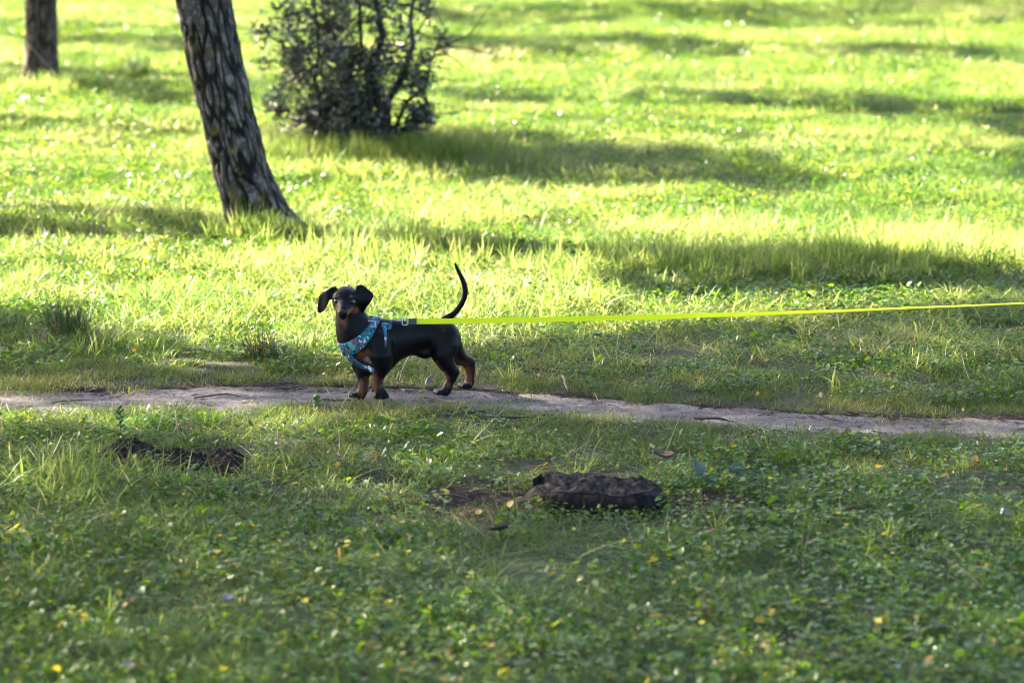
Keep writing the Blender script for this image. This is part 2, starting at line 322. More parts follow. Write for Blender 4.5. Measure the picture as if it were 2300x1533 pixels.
if QUICK < 1:
    rg = np.random.default_rng(3)
    C_grass = protos('grass_clump', M['grass'], [blades(rg, 90, .10, (.035, .11), (.0020, .0044), .7, .85) for _ in range(7)])
    C_lawn = protos('lawn_clump', M['grass'], [blades(rg, 1150, .25, (.03, .12), (.0020, .0046), .70, .85) for _ in range(8)])
    C_turf = protos('turf_clump', M['turf'], [blades(rg, 170, .085, (.012, .038), (.0014, .0026), .6, .6, 3) for _ in range(6)])
    C_herb = protos('herb_clump', M['herb'], [herb(rg, 330, .17, (.005, .020), (.004, .046), None, (.10, .45, .30, .18), .28) for k in range(8)])
    C_herb_s = protos('herb_sprig', M['herb'], [herb(rg, 46, .06, (.005, .017), (.004, .040), None, (.10, .45, .25, .16), .24) for k in range(6)])
    C_tuft = protos('tuft', M['grass'], [blades(rg, 34, .022, (.05, .12), (.0022, .0050), .35, .75, 5, .12) for _ in range(8)])
    C_straw = protos('straw_clump', M['straw'], [blades(rg, 3, .05, (.03, .09), (.0014, .0030), 1.2, 1.1, 5) for _ in range(5)])
    C_dead = protos('dead_leaf', M['dead'], [herb(rg, 2, .05, (.008, .020), (.010, .035), k % 3, .6) for k in range(6)])
    # tall grass
    p = cand(75, ylo=6.6, yhi=21, far_fall=False); x, y = p.T; hf = height_field(x, y); d = -path_t(x, y)
    dry = fbm(x * .9, y * .9, 41, 3); px, py = PX(x, y)
    lush = np.where(y > path_edges(x)[0], sstep(.10, .7, d), .25 + .55 * sstep(.1, .6, d) + .3 * sstep(900, 200, px))
    lush = lush * (.55 + .9 * fbm(x * 2.2, y * 2.2, 51, 2)) * (1 - .25 * sstep(1000, 1400, px) * (py > 940))
    keep = (d > .02) & (rng.uniform(size=len(p)) < lush) & (rng.uniform(size=len(p)) > bare(x, y) * 1.3)
    near = keep & fine_zone(x, y); put('verge_grass', C_grass, 7, p, near, .75, 1.2, .44 + (dry - .5) * .6 + (fbm(x * 3.1, y * 3.1, 45, 2) - .5) * .7 + rng.normal(0, .08, len(p)), hf, .08, 'green grass blades growing on both sides of the path', 'grass')
    p = cand_grid(.335, grow=.012); x, y = p.T; hf = height_field(x, y); d = -path_t(x, y); dry = fbm(x * .9, y * .9, 41, 3); px, py = PX(x, y)
    lush = np.where(y > path_edges(x)[0], 1.0, .85 + .15 * sstep(900, 200, px)) * (.80 + .4 * fbm(x * 2.2, y * 2.2, 51, 2))
    keep = ~fine_zone(x, y) & (rng.uniform(size=len(p)) < lush)
    put('grass', C_lawn, 8, p, keep, .92, 1.12, .44 + (dry - .5) * .6 + (fbm(x * 3.1, y * 3.1, 45, 2) - .5) * .7 + rng.normal(0, .06, len(p)), hf, .03, 'lush green grass blades covering the lawn', 'grass')
    # short turf beside the path and under everything near
    p = cand(125, ylo=7.0, yhi=11); x, y = p.T; d = -path_t(x, y)
    edge_n = (fbm(x * 7, y * 7, 61, 3) - .5) * .22
    dens = sstep(-.03, .05, d + edge_n) * (.10 + .90 * sstep(.65, .2, d)) + .10 * (d + edge_n * 2.2 > -.07)
    keep = (rng.uniform(size=len(p)) < dens) & (rng.uniform(size=len(p)) > bare(x, y) * 1.15)
    put('short_turf', C_turf, 6, p, keep, .8, 1.15, .42 + (fbm(x * 3, y * 3, 63, 2) - .5) * .9 + rng.normal(0, .08, len(p)), None, .06, 'short turf creeping along both edges of the path', 'turf')
    # low broad-leaved herbs
    p = cand_grid(.225, yhi=30, grow=.02); x, y = p.T; d = -path_t(x, y); px, py = PX(x, y)
    patch = sstep(.40, .62, fbm(x * 1.6, y * 1.6, 71, 3))
    dens = (.55 + .45 * patch) * sstep(.12, .30, d) * 1.0
    keep = (rng.uniform(size=len(p)) < dens) & ~fine_zone(x, y)
    put('ground_cover', C_herb, 8, p, keep, .92, 1.15, .38 + rng.normal(0, .10, len(p)), .6 + .9 * fbm(x * 4, y * 4, 91, 2), .04, 'low broad leaved herbs growing between the grass blades', 'ground cover')
    p = cand(190, ylo=6.6, yhi=14, far_fall=False); x, y = p.T; d = -path_t(x, y); px, py = PX(x, y)
    dens = (.30 + .70 * sstep(.40, .62, fbm(x * 1.6, y * 1.6, 71, 3))) * sstep(.10, .30, d) * np.where(y > path_edges(x)[0], .55 + .45 * sstep(1000, 1300, px), .9)
    keep = (rng.uniform(size=len(p)) < dens) & fine_zone(x, y) & (rng.uniform(size=len(p)) > bare(x, y) * 1.3)
    put('verge_herbs', C_herb_s, 6, p, keep, .8, 1.25, .38 + rng.normal(0, .12, len(p)), None, .12, 'small leafy herbs along the path and around the stump', 'ground cover')
    # separate tufts of longer grass: uneven clumps, thick at the foot of the trees and bush
    p = cand(30, yhi=34); x, y = p.T; d = -path_t(x, y); px, py = PX(x, y); far = y > path_edges(x)[0]
    foot = np.exp(-((py - 352) / 22) ** 2) * np.exp(-((px - 860) / 210) ** 2) + .8 * np.exp(-((py - 530) / 16) ** 2) * np.exp(-((px - 590) / 130) ** 2) + .7 * np.exp(-((py - 620) / 34) ** 2) * sstep(1150, 1500, px) + .6 * np.exp(-((py - 205) / 9) ** 2) * np.exp(-((px - 110) / 130) ** 2)
    clump = sstep(.46, .62, fbm(x * 2.4, y * 2.4, 95, 3))
    dens = np.clip((.12 + .75 * clump) * sstep(.15, .5, d) + foot, 0, 1) * np.where(far, 1, .55 + .45 * sstep(1000, 300, px))
    keep = (rng.uniform(size=len(p)) < dens) & (bare(x, y) < .45)
    ex = np.concatenate([np.stack([G(a, b_)[:2] for a, b_ in zip(rng.normal(*u, k), rng.normal(*v, k))]) for k, u, v in ((420, (860, 140), (364, 9)), (110, (598, 62), (548, 6)), (90, (98, 60), (222, 4)), (260, (1750, 330), (622, 16)), (120, (900, 120), (585, 14)))])
    nx_ = len(ex); p = np.concatenate([p, ex]); keep = np.concatenate([keep, np.ones(nx_, bool)]); foot = np.concatenate([foot, rng.uniform(.5, 1.5, nx_)]); clump = np.concatenate([clump, np.ones(nx_)]); far = np.concatenate([far, np.ones(nx_, bool)])
    put('grass_tufts', C_tuft, 8, p, keep, .7, 1.15, .40 + rng.normal(0, .16, len(p)), np.clip(.62 + .5 * foot + .25 * clump - .15 * (~far), .4, 1.5), .10, 'uneven tufts of longer grass rising from the lawn', 'grass')
    p = cand(16, yhi=26); x, y = p.T; d = -path_t(x, y); keep = (d > .04)
    put('dry_straw', C_straw, 5, p, keep, .6, 1.2, rng.uniform(0, 1, len(p)), None, .5, 'scattered dry straw blades among the green grass', 'straw')
    p = cand(11, yhi=20); x, y = p.T; d = -path_t(x, y); keep = (d > .05)
    put('fallen_leaves', C_dead, 6, p, keep, .6, 1.2, rng.uniform(0, 1, len(p)), None, .4, 'small yellow and orange withered leaves strewn in the grass', 'leaves')

# ------------------------------------------------------------------ trees
def bark_trunk(name, axis_pts, radii, seed, cell=(.036, .18), depth=.015, zfine=1.3, flare=.45, step=.0055):
    """tapered trunk along axis_pts with plated bark cut as real relief; vertex colour 'bark' = (fissure, plate id, height)"""
    rg = np.random.default_rng(seed); A = np.array(axis_pts, float); seg = np.linalg.norm(np.diff(A, axis=0), axis=1); S = np.concatenate([[0], np.cumsum(seg)])
    s = np.concatenate([np.arange(0, zfine, step), np.arange(zfine, S[-1], .08), [S[-1]]])
    C = np.stack([np.interp(s, S, A[:, k]) for k in range(3)], 1); k = np.ones(61) / 61
    rad = np.interp(s, S, radii) * (1 + flare * np.exp(-s / .13))
    nth = int(2 * math.pi * max(radii) / step); th = np.linspace(0, 2 * math.pi, nth, endpoint=False)
    circ = 2 * math.pi * np.mean(radii); U = (th / (2 * math.pi))[None, :] * circ + 0 * s[:, None]; Sv = s[:, None] + 0 * U
    # warp, then elongated voronoi plates
    Uw = U + .06 * (noise2(np.cos(th)[None, :] * 3 + seed, Sv * 4.5, 2) - .5) + .034 * (noise2(U * 26, Sv * 9, 4) - .5); Vw = Sv + .12 * (noise2(np.cos(th)[None, :] * 7, np.sin(th)[None, :] * 7 + Sv * 5, 8) - .5) + .03 * (noise2(U * 30, Sv * 20, 14) - .5)
    nu = max(3, round(circ / cell[0])); cu = circ / nu; gu = np.floor(Uw / cu); gv = np.floor(Vw / cell[1])
    f1 = np.full(U.shape, 9.); f2 = np.full(U.shape, 9.); idv = np.zeros(U.shape)
    for du in (-1, 0, 1):
        for dv in (-1, 0, 1):
            iu = gu + du; iv = gv + dv; iw = np.mod(iu, nu)
            off = .5 * np.mod(iw, 2)
            cx = (iu + .5 + .75 * (_hash(iw, iv, seed) - .5)) * cu; cyv = (iv + .5 + .8 * (_hash(iw, iv, seed + 5) - .5)) * cell[1]
            d = np.hypot((Uw - cx) / cu, (Vw - cyv) / cell[1] * .95); hid = _hash(iw, iv, seed + 9)
            cl = d < f1; f2 = np.where(cl, f1, np.minimum(f2, d)); idv = np.where(cl, hid, idv); f1 = np.minimum(f1, d)
    fis = sstep(.03, .30, f2 - f1); fine = fbm(U * 60, Sv * 28, seed + 3, 3)
    layer = np.floor((fbm(U * 26, Sv * 9, seed + 8, 3)) * 5) / 5
    disp = depth * (fis - 1) * (.55 + .9 * idv) + depth * .40 * (fine - .5) * fis + depth * .55 * (layer - .5) * fis + depth * .9 * (fbm(U * 9, Sv * 4, seed + 30, 2) - .5)
    r_ = rad[:, None] + disp
    T = np.gradient(C, axis=0); T /= np.linalg.norm(T, axis=1)[:, None]; e1 = np.cross(T, [0, 1.0, 0]); e1 /= np.linalg.norm(e1, axis=1)[:, None]; e2 = np.cross(T, e1)
    lob = 1 + .07 * np.cos(th * 3 + seed)[None, :] * np.exp(-s / .25)[:, None] * 1.5
    V = C[:, None, :] + (e1[:, None, :] * np.cos(th)[None, :, None] + e2[:, None, :] * np.sin(th)[None, :, None]) * (r_ * lob)[..., None]
    ns = len(s); i = np.arange(ns * nth).reshape(ns, nth); j = np.roll(i, -1, 1)
    Fq = np.stack([i[:-1], j[:-1], j[1:], i[1:]], -1).reshape(-1, 4)
    me = mesh_from(name, V.reshape(-1, 3), Fq, True)
    vcol(me, 'bark', np.stack([fis * (.6 + .4 * layer), idv, np.clip(fine, 0, 1)], -1).reshape(-1, 3))
    return me
def bark_mat(name, dark, mid, pale, lichen):
    m, n, l, b = new_mat(name)
    at = n.new('ShaderNodeAttribute'); at.attribute_name = 'bark'; sp = n.new('ShaderNodeSeparateColor'); l.new(at.outputs['Color'], sp.inputs[0])
    tc = n.new('ShaderNodeTexCoord'); mp = n.new('ShaderNodeMapping'); mp.inputs['Scale'].default_value = (1, 1, .6); l.new(tc.outputs['Object'], mp.inputs[0])
    def nz(sc, d=5):
        t = n.new('ShaderNodeTexNoise'); t.inputs['Scale'].default_value = sc; t.inputs['Detail'].default_value = d; l.new(mp.outputs[0], t.inputs[0]); return t
    r0 = ramp(n, [(.2, dark), (.75, mid)], sp.outputs[0], l)
    a = nz(38); pr = ramp(n, [(.50, (0, 0, 0)), (.60, (1, 1, 1))], a.outputs[0], l)
    mm = n.new('ShaderNodeMath'); mm.operation = 'MULTIPLY'; l.new(pr.outputs[0], mm.inputs[0]); pf = ramp(n, [(.5, (0, 0, 0)), (.72, (.85, .85, .85))], sp.outputs[0], l); l.new(pf.outputs[0], mm.inputs[1])
    x1 = n.new('ShaderNodeMix'); x1.data_type = 'RGBA'; l.new(mm.outputs[0], x1.inputs[0]); l.new(r0.outputs[0], x1.inputs[6]); x1.inputs[7].default_value = (*pale, 1)
    c = nz(17, 6); lr = ramp(n, [(.58, (0, 0, 0)), (.66, (.8, .8, .8))], c.outputs[0], l)
    x2 = n.new('ShaderNodeMix'); x2.data_type = 'RGBA'; l.new(lr.outputs[0], x2.inputs[0]); l.new(x1.outputs[2], x2.inputs[6]); x2.inputs[7].default_value = (*lichen, 1)
    f = nz(140, 3); fr = ramp(n, [(.3, (.55, .55, .55)), (.7, (1.3, 1.3, 1.3))], f.outputs[0], l)
    x3 = n.new('ShaderNodeMix'); x3.data_type = 'RGBA'; x3.blend_type = 'MULTIPLY'; x3.inputs[0].default_value = .8; l.new(x2.outputs[2], x3.inputs[6]); l.new(fr.outputs[0], x3.inputs[7])
    l.new(x3.outputs[2], b.inputs['Base Color']); b.inputs['Roughness'].default_value = .85; b.inputs['Specular IOR Level'].default_value = .3
    return m
M['bark_a'] = bark_mat('pine_bark_grey', (.008, .0065, .0055), (.064, .051, .042), (.175, .160, .155), (.135, .105, .018))
M['bark_b'] = bark_mat('pine_bark_brown', (.022, .015, .011), (.085, .058, .042), (.15, .12, .10), (.06, .048, .025))
M['bark_s'] = plain('shade_tree_bark', (.09, .06, .045), .9, .2, nscale=20, namp=.5)
M['needles'] = leafy('pine_needles', [(0, (.030, .055, .022)), (1, (.060, .090, .035))], .15, .5, .4, instancer=False, tboost=(1.5, 1.4, 1))
def cards(centers, size, rg, aspect=.45):
    N = len(centers); q = rg.normal(size=(N, 3)); q /= np.linalg.norm(q, axis=1)[:, None]; p = np.cross(q, rg.normal(size=(N, 3))); p /= np.linalg.norm(p, axis=1)[:, None]
    L = rg.uniform(*size, N)[:, None]; W = L * aspect * .5
    V = np.stack([centers - q * L * .5, centers + p * W, centers + q * L * .5, centers - p * W], 1).reshape(-1, 3)
    return V, np.arange(4 * N).reshape(N, 4)
def crown_part(name, centers, parent, rg, size=(.08, .16), mt=None):
    V, Fq = cards(centers, size, rg); me = mesh_from(name, local(V, parent), Fq)
    a = me.attributes.new('tint', 'FLOAT', 'POINT'); a.data.foreach_set('value', np.repeat(rg.uniform(0, 1, len(centers)), 4).astype(np.float32))
    return link(name, me, mt or M['needles'], parent)
def limbs(mb, base, tips, rg, r0=.06):
    for t in tips:
        mid = base * .45 + t * .55 + rg.normal(0, .15, 3) - np.array([0, 0, .2]); tube(mb, [base, mid, t], [r0, r0 * .6, r0 * .2], 6)

# the two pines in view; their crowns stand above the frame
rg = np.random.default_rng(11)
def pine(base, name, label, axis_pts, radii, seed, mt, crown_c, crown_r, ncards, **kw):
    o = empty(name, base); tag(o, label, 'tree')
    me = bark_trunk('trunk', local(axis_pts, o), radii, seed, **kw); link('trunk', me, mt, o)
    top = np.array(axis_pts[-1]); mb = MB()
    pts = rg.normal(size=(ncards, 3)); pts *= (rg.uniform(.45, 1, ncards) / np.linalg.norm(pts, axis=1))[:, None]
    pts = np.array(crown_c) + pts * np.array(crown_r); keepm = fbm(pts[:, 0] * 1.4, pts[:, 1] * 1.4 + pts[:, 2] * 2, seed, 2) > .42
    pts = pts[keepm]; limbs(mb, top - np.array([0, 0, .5]), pts[rg.integers(0, len(pts), 12)], rg)
    link('limb', mesh_from('limb', local(mb.V, o), mb.F, True), M['bark_s'], o); crown_part('crown', pts, o, rg)
    return o
gt = G(586, 526); Yt = gt[1]
ax = [P(612, 552, Yt), P(584, 495, Yt), P(541, 380, Yt), P(508, 250, Yt), P(476, 100, Yt), P(455, 0, Yt), P(420, -160, Yt + .05), P(360, -500, Yt + .2), P(300, -1000, Yt + .4), P(270, -1900, Yt + .5)]
pine(gt, 'pine_tree', 'leaning pine with thick grey plated bark and yellow lichen behind the dog', ax, [.120, .117, .110, .106, .109, .112, .110, .105, .095, .06], 5, M['bark_a'], ax[-1] + np.array([0, 0, .6]), (2.2, 2.2, 1.1), 2500)
gl = G(92, 214); Yl = gl[1]
ax = [P(92, 230, Yl), P(92, 165, Yl), P(93, 60, Yl), P(92, 0, Yl), P(90, -300, Yl), P(80, -800, Yl), P(70, -1500, Yl)]
lt = pine(gl, 'pine_tree', 'straight brown pine trunk standing far back at the left edge', ax, [.105, .100, .096, .096, .095, .085, .06], 23, M['bark_b'], ax[-1] + np.array([0, 0, .5]), (1.9, 1.9, 1.0), 2000, cell=(.06, .16), depth=.009, zfine=.8)
mb = MB(); tube(mb, local([P(56, 92, Yl - .102), P(75, 112, Yl - .118), P(98, 138, Yl - .122), P(118, 160, Yl - .112), P(128, 176, Yl - .09)], lt), [.006] * 5, 6)
M['vine'] = plain('dry_vine', (.20, .15, .11), .8, .2); link('vine', mb.mesh('vine', True), M['vine'], lt)

# pines beyond the frame that cast the shade in it: every tuft of needles hangs on the sun ray of a shaded spot
def inpoly(px, py, poly):
    q = np.zeros(len(px), bool); k = len(poly)
    for i in range(k):
        x1, y1 = poly[i]; x2, y2 = poly[(i + 1) % k]
        q ^= ((y1 > py) != (y2 > py)) & (px < (x2 - x1) * (py - y1) / (y2 - y1 + 1e-9) + x1)
    return q
LIT = [([(-900, 882), (60, 884), (330, 886), (640, 890), (765, 905), (745, 945), (610, 972), (420, 975), (250, 955), (150, 930), (-900, 935)], .14),
       ([(960, 738), (1400, 712), (1800, 700), (1800, 690), (960, 700)], .2)]
SHADE = [  # (outline in the picture laid on the ground, tufts per square metre, crown height, name of what it shades)
    ([(-1500, 800), (-200, 796), (0, 782), (130, 760), (260, 792), (420, 806), (560, 790), (640, 770), (760, 792), (760, 2600), (-1500, 2600)], 900, 5.6, 'over the left foreground'),
    ([(760, 792), (900, 775), (1050, 752), (1250, 738), (1420, 724), (1480, 1000), (1480, 2600), (760, 2600)], 900, 6.1, 'over the middle foreground'),
    ([(1420, 724), (1600, 716), (1780, 700), (2000, 690), (2300, 676), (3600, 670), (3600, 2600), (1480, 2600)], 900, 5.2, 'over the right foreground'),
    ([(1330, 612), (1480, 575), (1620, 548), (1800, 540), (1960, 566), (2150, 590), (2600, 585), (2600, 636), (2200, 642), (2000, 628), (1700, 648), (1450, 648)], 1000, 4.4, 'over the tall grass on the right'),
    ([(-200, 470), (60, 478), (250, 476), (470, 482), (470, 512), (230, 512), (60, 505), (-200, 510)], 420, 3.6, 'left of the leaning trunk'),
    ([(150, 162), (300, 168), (430, 190), (440, 236), (330, 226), (180, 200)], 420, 4.2, 'beside the far trunk, added to widen its shadow'),  # added unseen pine: broadens the shadow of the far tree itself
    ([(140, 78), (280, 72), (430, 80), (430, 106), (250, 104), (140, 96)], 420, 4.6, 'behind the leaning trunk'),
    ([(960, 84), (1200, 72), (1480, 70), (1680, 92), (1640, 114), (1350, 112), (1100, 122), (960, 112)], 420, 4.4, 'across the far lawn'),
    ([(1760, 96), (1950, 84), (2150, 96), (2700, 90), (2700, 132), (2100, 134), (1850, 124)], 420, 4.7, 'across the far right lawn'),
    ([(1540, 200), (1680, 188), (1900, 196), (2140, 214), (2150, 234), (1900, 226), (1700, 232), (1560, 222)], 380, 4.0, 'on the right middle lawn'),
    ([(900, 10), (1300, 4), (2700, -10), (2700, 40), (1900, 58), (1500, 36), (1000, 52)], 260, 5.0, 'along the far edge of the lawn'),
    ([(2120, 240), (2260, 225), (2600, 230), (2600, 285), (2250, 290)], 380, 4.2, 'at the right edge of the lawn'),
    ([(880, 285), (1100, 280), (1350, 296), (1570, 316), (1560, 346), (1350, 362), (1100, 366), (900, 350)], 620, 3.4, 'right of the bush, added to deepen its shadow'),  # unseen pine put in to make the bush's own shadow longer and darker
    ([(670, 488), (820, 500), (1000, 524), (1160, 548), (1240, 580), (1080, 572), (900, 552), (740, 520)], 520, 3.3, 'right of the leaning trunk, added to widen its shadow'),  # unseen pine added so the trunk shadow becomes a wide band
    ([(50, 672), (150, 655), (235, 690), (225, 740), (120, 755), (50, 735)], 240, 3.5, 'over the left wiry tussock, added to darken it'),  # added crown out of view, its shade darkens this tussock
    ([(540, 745), (600, 735), (660, 752), (665, 800), (540, 800)], 260, 3.6, 'over the tussock left of the dog, added to darken that tussock'),  # likewise an unseen pine, added to darken the smaller tussock
    ([(560, 330), (1000, 330), (1000, 345), (560, 345)], 700, 4.6, 'over the bush'),
    ([(960, 198), (1120, 196), (1240, 206), (1200, 218), (1000, 216)], 300, 3.8, 'in the middle of the far lawn')]
for k, (poly, dens, hz, where) in enumerate(SHADE):
    rg = np.random.default_rng(100 + k)
    zg = .03 if k < 3 else .065; g = np.array([G(max(-2600, min(4900, a)), b_, zg)[:2] for a, b_ in poly]); lo, hi = g.min(0), g.max(0)
    N = int(dens * (1.0 if k < 3 else 3.2) * (hi - lo).prod()); q = rg.uniform(lo, hi, (N, 2)); px, py = PX(q[:, 0], q[:, 1], zg)
    ok = inpoly(px, py, poly)
    wob = (fbm(q[:, 0] * 2.6, q[:, 1] * 2.6, k + 200, 3) - .5)
    for lp, keepf in LIT:
        ins = inpoly(px + wob * 120, py + wob * 40, lp); ok &= ~(ins & (rg.uniform(size=N) > keepf))
    if k > 2: ok &= (fbm(q[:, 0] * 5.5, q[:, 1] * 5.5, k + 300, 3) - .5) > -.07
    if where == 'over the bush':
        k2 = 2600; q = np.stack([rg.uniform(-1.45, -.15, k2), rg.uniform(15.3, 16.5, k2)], 1); ok = np.ones(k2, bool); zg = rg.uniform(.05, 1.3, k2)
    q = q[ok]; z = np.clip(rg.normal(hz, .45, len(q)), 3.0, 8)
    c = np.stack([q[:, 0], q[:, 1], 0 * z + zg], 1) + TO_SUN[None, :] * ((z - zg) / TO_SUN[2])[:, None]
    cen = c.mean(0)
    base = np.array([cen[0], cen[1], 0.])
    bx, by = PX(base[0], base[1])
    if -150 < bx < 2450: base[0] = -.2 * base[1] - 1.0      # keep the trunk out of the lawn in view
    o = empty('pine_tree', base); tag(o, 'tall pine outside the view casting shade ' + where, 'tree', 'pines outside the view that shade the lawn')
    mb = MB(); topz = hz - .5; tube(mb, [base - [0, 0, .1], base * .6 + cen * .4 * [1, 1, 0] + [0, 0, topz * .5], np.array([cen[0], cen[1], topz])], [.13, .10, .06], 10)
    link('trunk', mesh_from('trunk', local(mb.V, o), mb.F, True), M['bark_s'], o)
    mb = MB(); limbs(mb, np.array([cen[0], cen[1], topz - .2]), c[rg.integers(0, len(c), 14)], rg, .035)
    link('limb', mesh_from('limb', local(mb.V, o), mb.F, True), M['bark_s'], o)
    crown_part('crown', c, o, rg, (.07, .15))

# ------------------------------------------------------------------ dog
# joints are given by where they stand in the picture (ZP: pixel of an enlarged view) and their distance Y, radii in metres
def ZP(zx, zy, Y): return P(690 + zx / 4.51, 580 + zy / 4.51, Y)
class Field:
    """signed distance grid; shapes are blended in one by one"""
    def __init__(s, lo, hi, h):
        s.lo = np.array(lo, float); s.h = h; s.n = np.ceil((np.array(hi) - s.lo) / h).astype(int) + 1; s.d = np.full(s.n, .06, np.float32)
    def win(s, lo, hi):
        a = np.maximum(0, np.floor((np.array(lo) - s.lo) / s.h).astype(int)); b_ = np.minimum(s.n, np.ceil((np.array(hi) - s.lo) / s.h).astype(int) + 1)
        sl = tuple(slice(a[k], b_[k]) for k in range(3)); ax_ = [s.lo[k] + s.h * np.arange(a[k], b_[k]) for k in range(3)]
        return sl, np.meshgrid(*ax_, indexing='ij')
    def blend(s, sl, e, k, cut=False):
        d = s.d[sl]
        if cut: e = -e; h = np.clip(.5 - .5 * (e - d) / k, 0, 1); s.d[sl] = (e * (1 - h) + d * h + k * h * (1 - h)) if False else np.maximum(d, e) + np.maximum(k - np.abs(d - e), 0) ** 2 * .25 / k
        else: h = np.maximum(k - np.abs(d - e), 0) / k; s.d[sl] = np.minimum(d, e) - h * h * k * .25
    def cone(s, a, b_, ra, rb, k=.012, lat=None):
        a = np.array(a); b_ = np.array(b_); m_ = max(ra, rb) + k * 2 + .012
        sl, (X, Y, Z) = s.win(np.minimum(a, b_) - m_, np.maximum(a, b_) + m_)
        v = b_ - a; vv = v @ v + 1e-12; t = np.clip(((X - a[0]) * v[0] + (Y - a[1]) * v[1] + (Z - a[2]) * v[2]) / vv, 0, 1)
        dx = X - a[0] - t * v[0]; dy = Y - a[1] - t * v[1]; dz = Z - a[2] - t * v[2]
        if lat is not None:
            q = dx * lat[0] + dy * lat[1]; e = (lat[2] - 1) * q; dx = dx + e * lat[0]; dy = dy + e * lat[1]
        s.blend(sl, (np.sqrt(dx * dx + dy * dy + dz * dz) - (ra + (rb - ra) * t)).astype(np.float32), k)
    def chain(s, pts, k=.012, lat=None):
        for (a, ra), (b_, rb) in zip(pts[:-1], pts[1:]): s.cone(a, b_, ra, rb, k, lat)
    def ell(s, c, r, axes, k=.01, cut=False):
        c = np.array(c); m_ = max(r) + k * 2 + .012; sl, (X, Y, Z) = s.win(c - m_, c + m_); X = X - c[0]; Y = Y - c[1]; Z = Z - c[2]
        q = [(X * A_[0] + Y * A_[1] + Z * A_[2]) for A_ in axes]
        k0 = np.sqrt(sum((q[i] / r[i]) ** 2 for i in range(3))); k1 = np.sqrt(sum((q[i] / r[i] ** 2) ** 2 for i in range(3)))
        s.blend(sl, (k0 * (k0 - 1) / (k1 + 1e-9)).astype(np.float32), k, cut)
def nets(d, lo, h):
    """surface nets: one vertex in each cell the surface crosses, one quad for each crossed grid edge"""
    s = d < 0; n0, n1, n2 = d.shape
    c = np.zeros((n0 - 1, n1 - 1, n2 - 1), np.int8)
    for i in (0, 1):
        for j in (0, 1):
            for k in (0, 1): c += s[i:n0 - 1 + i, j:n1 - 1 + j, k:n2 - 1 + k]
    act = np.argwhere((c > 0) & (c < 8)); idx = -np.ones(c.shape, np.int64); idx[tuple(act.T)] = np.arange(len(act))
    acc = np.zeros((len(act), 3)); cnt = np.zeros(len(act)); O = [(i, j, k) for i in (0, 1) for j in (0, 1) for k in (0, 1)]
    for a in O:
        for ax_ in range(3):
            if a[ax_]: continue
            b_ = list(a); b_[ax_] = 1; da = d[tuple((act + a).T)]; db = d[tuple((act + b_).T)]; m_ = (da < 0) != (db < 0)
            t = np.where(m_, da / np.where(m_, da - db, 1), 0); p = np.tile(np.array(a, float), (len(act), 1)); p[:, ax_] = t
            acc[m_] += p[m_]; cnt[m_] += 1
    V = (act + acc / cnt[:, None]) * h + lo; Fs = []
    for ax_ in range(3):
        u, v = [(1, 2), (2, 0), (0, 1)][ax_]; sh = list(d.shape); sh[ax_] -= 1
        A_ = np.take(s, range(0, d.shape[ax_] - 1), ax_); B_ = np.take(s, range(1, d.shape[ax_]), ax_)
        for inside in (0, 1):
            e = np.argwhere((A_ & ~B_) if inside else (~A_ & B_)); e = e[(e[:, u] > 0) & (e[:, v] > 0) & (e[:, u] < d.shape[u] - 1) & (e[:, v] < d.shape[v] - 1)]
            q = []
            for du, dv in ((0, 0), (-1, 0), (-1, -1), (0, -1)): f = e.copy(); f[:, u] += du; f[:, v] += dv; q.append(idx[tuple(f.T)])
            q = np.stack(q, 1); Fs.append(q if inside else q[:, ::-1])
    Fs = np.concatenate(Fs); Fs = Fs[(Fs >= 0).all(1)]
    return V, Fs
H = .0020
HEAD = np.array([-.86, -.51, 0]); HEAD /= np.linalg.norm(HEAD)          # heading of the body on the ground
SIDE = np.array([HEAD[1], -HEAD[0], 0]); SIDE = SIDE if SIDE[1] > 0 else -SIDE   # towards the dog's far (right) side
LAT = (SIDE[0], SIDE[1], 1.16)
fld = Field(ZP(60, 1500, 8.80) - .01, ZP(1760, 10, 9.22) + .01, H)
fld.lo[1] = 8.80
fld.n = np.ceil((np.array([ZP(1760, 10, 9.22)[0] + .01, 9.22, ZP(500, 20, 9.1)[2] + .02]) - fld.lo) / H).astype(int); fld.d = np.full(fld.n, .06, np.float32)
# trunk of the body
fld.chain([(ZP(690, 880, 8.985), .060), (ZP(850, 838, 9.007), .0525), (ZP(1000, 808, 9.028), .0425), (ZP(1150, 786, 9.048), .0360), (ZP(1290, 788, 9.066), .0365), (ZP(1400, 784, 9.080), .0390)], .03, LAT)
fld.chain([(ZP(505, 885, 8.955), .039), (ZP(690, 900, 8.985), .055)], .03, LAT)
fld.chain([(ZP(545, 985, 8.965), .026), (ZP(640, 1035, 8.975), .031), (ZP(760, 1010, 8.99), .036)], .03)
fld.chain([(ZP(560, 745, 8.965), .041), (ZP(700, 748, 8.985), .032), (ZP(900, 752, 9.012), .027)], .025)
# neck
fld.chain([(ZP(425, 520, 8.955), .036), (ZP(446, 640, 8.953), .0365), (ZP(482, 760, 8.955), .0425), (ZP(560, 850, 8.965), .048)], .03)
# near foreleg
fld.chain([(ZP(735, 860, 8.945), .036), (ZP(745, 990, 8.930), .030), (ZP(755, 1080, 8.928), .0215), (ZP(725, 1165, 8.928), .0152), (ZP(710, 1235, 8.928), .0116), (ZP(714, 1295, 8.927), .0130), (ZP(737, 1345, 8.922), .0150)], .014)
fld.chain([(ZP(780, 1010, 8.945), .020), (ZP(775, 1085, 8.935), .016)], .02)
# far foreleg
fld.chain([(ZP(560, 960, 9.02), .034), (ZP(545, 1080, 8.995), .0235), (ZP(562, 1170, 8.983), .0152), (ZP(572, 1250, 8.977), .0112), (ZP(565, 1330, 8.975), .0114), (ZP(540, 1388, 8.970), .0138)], .014)
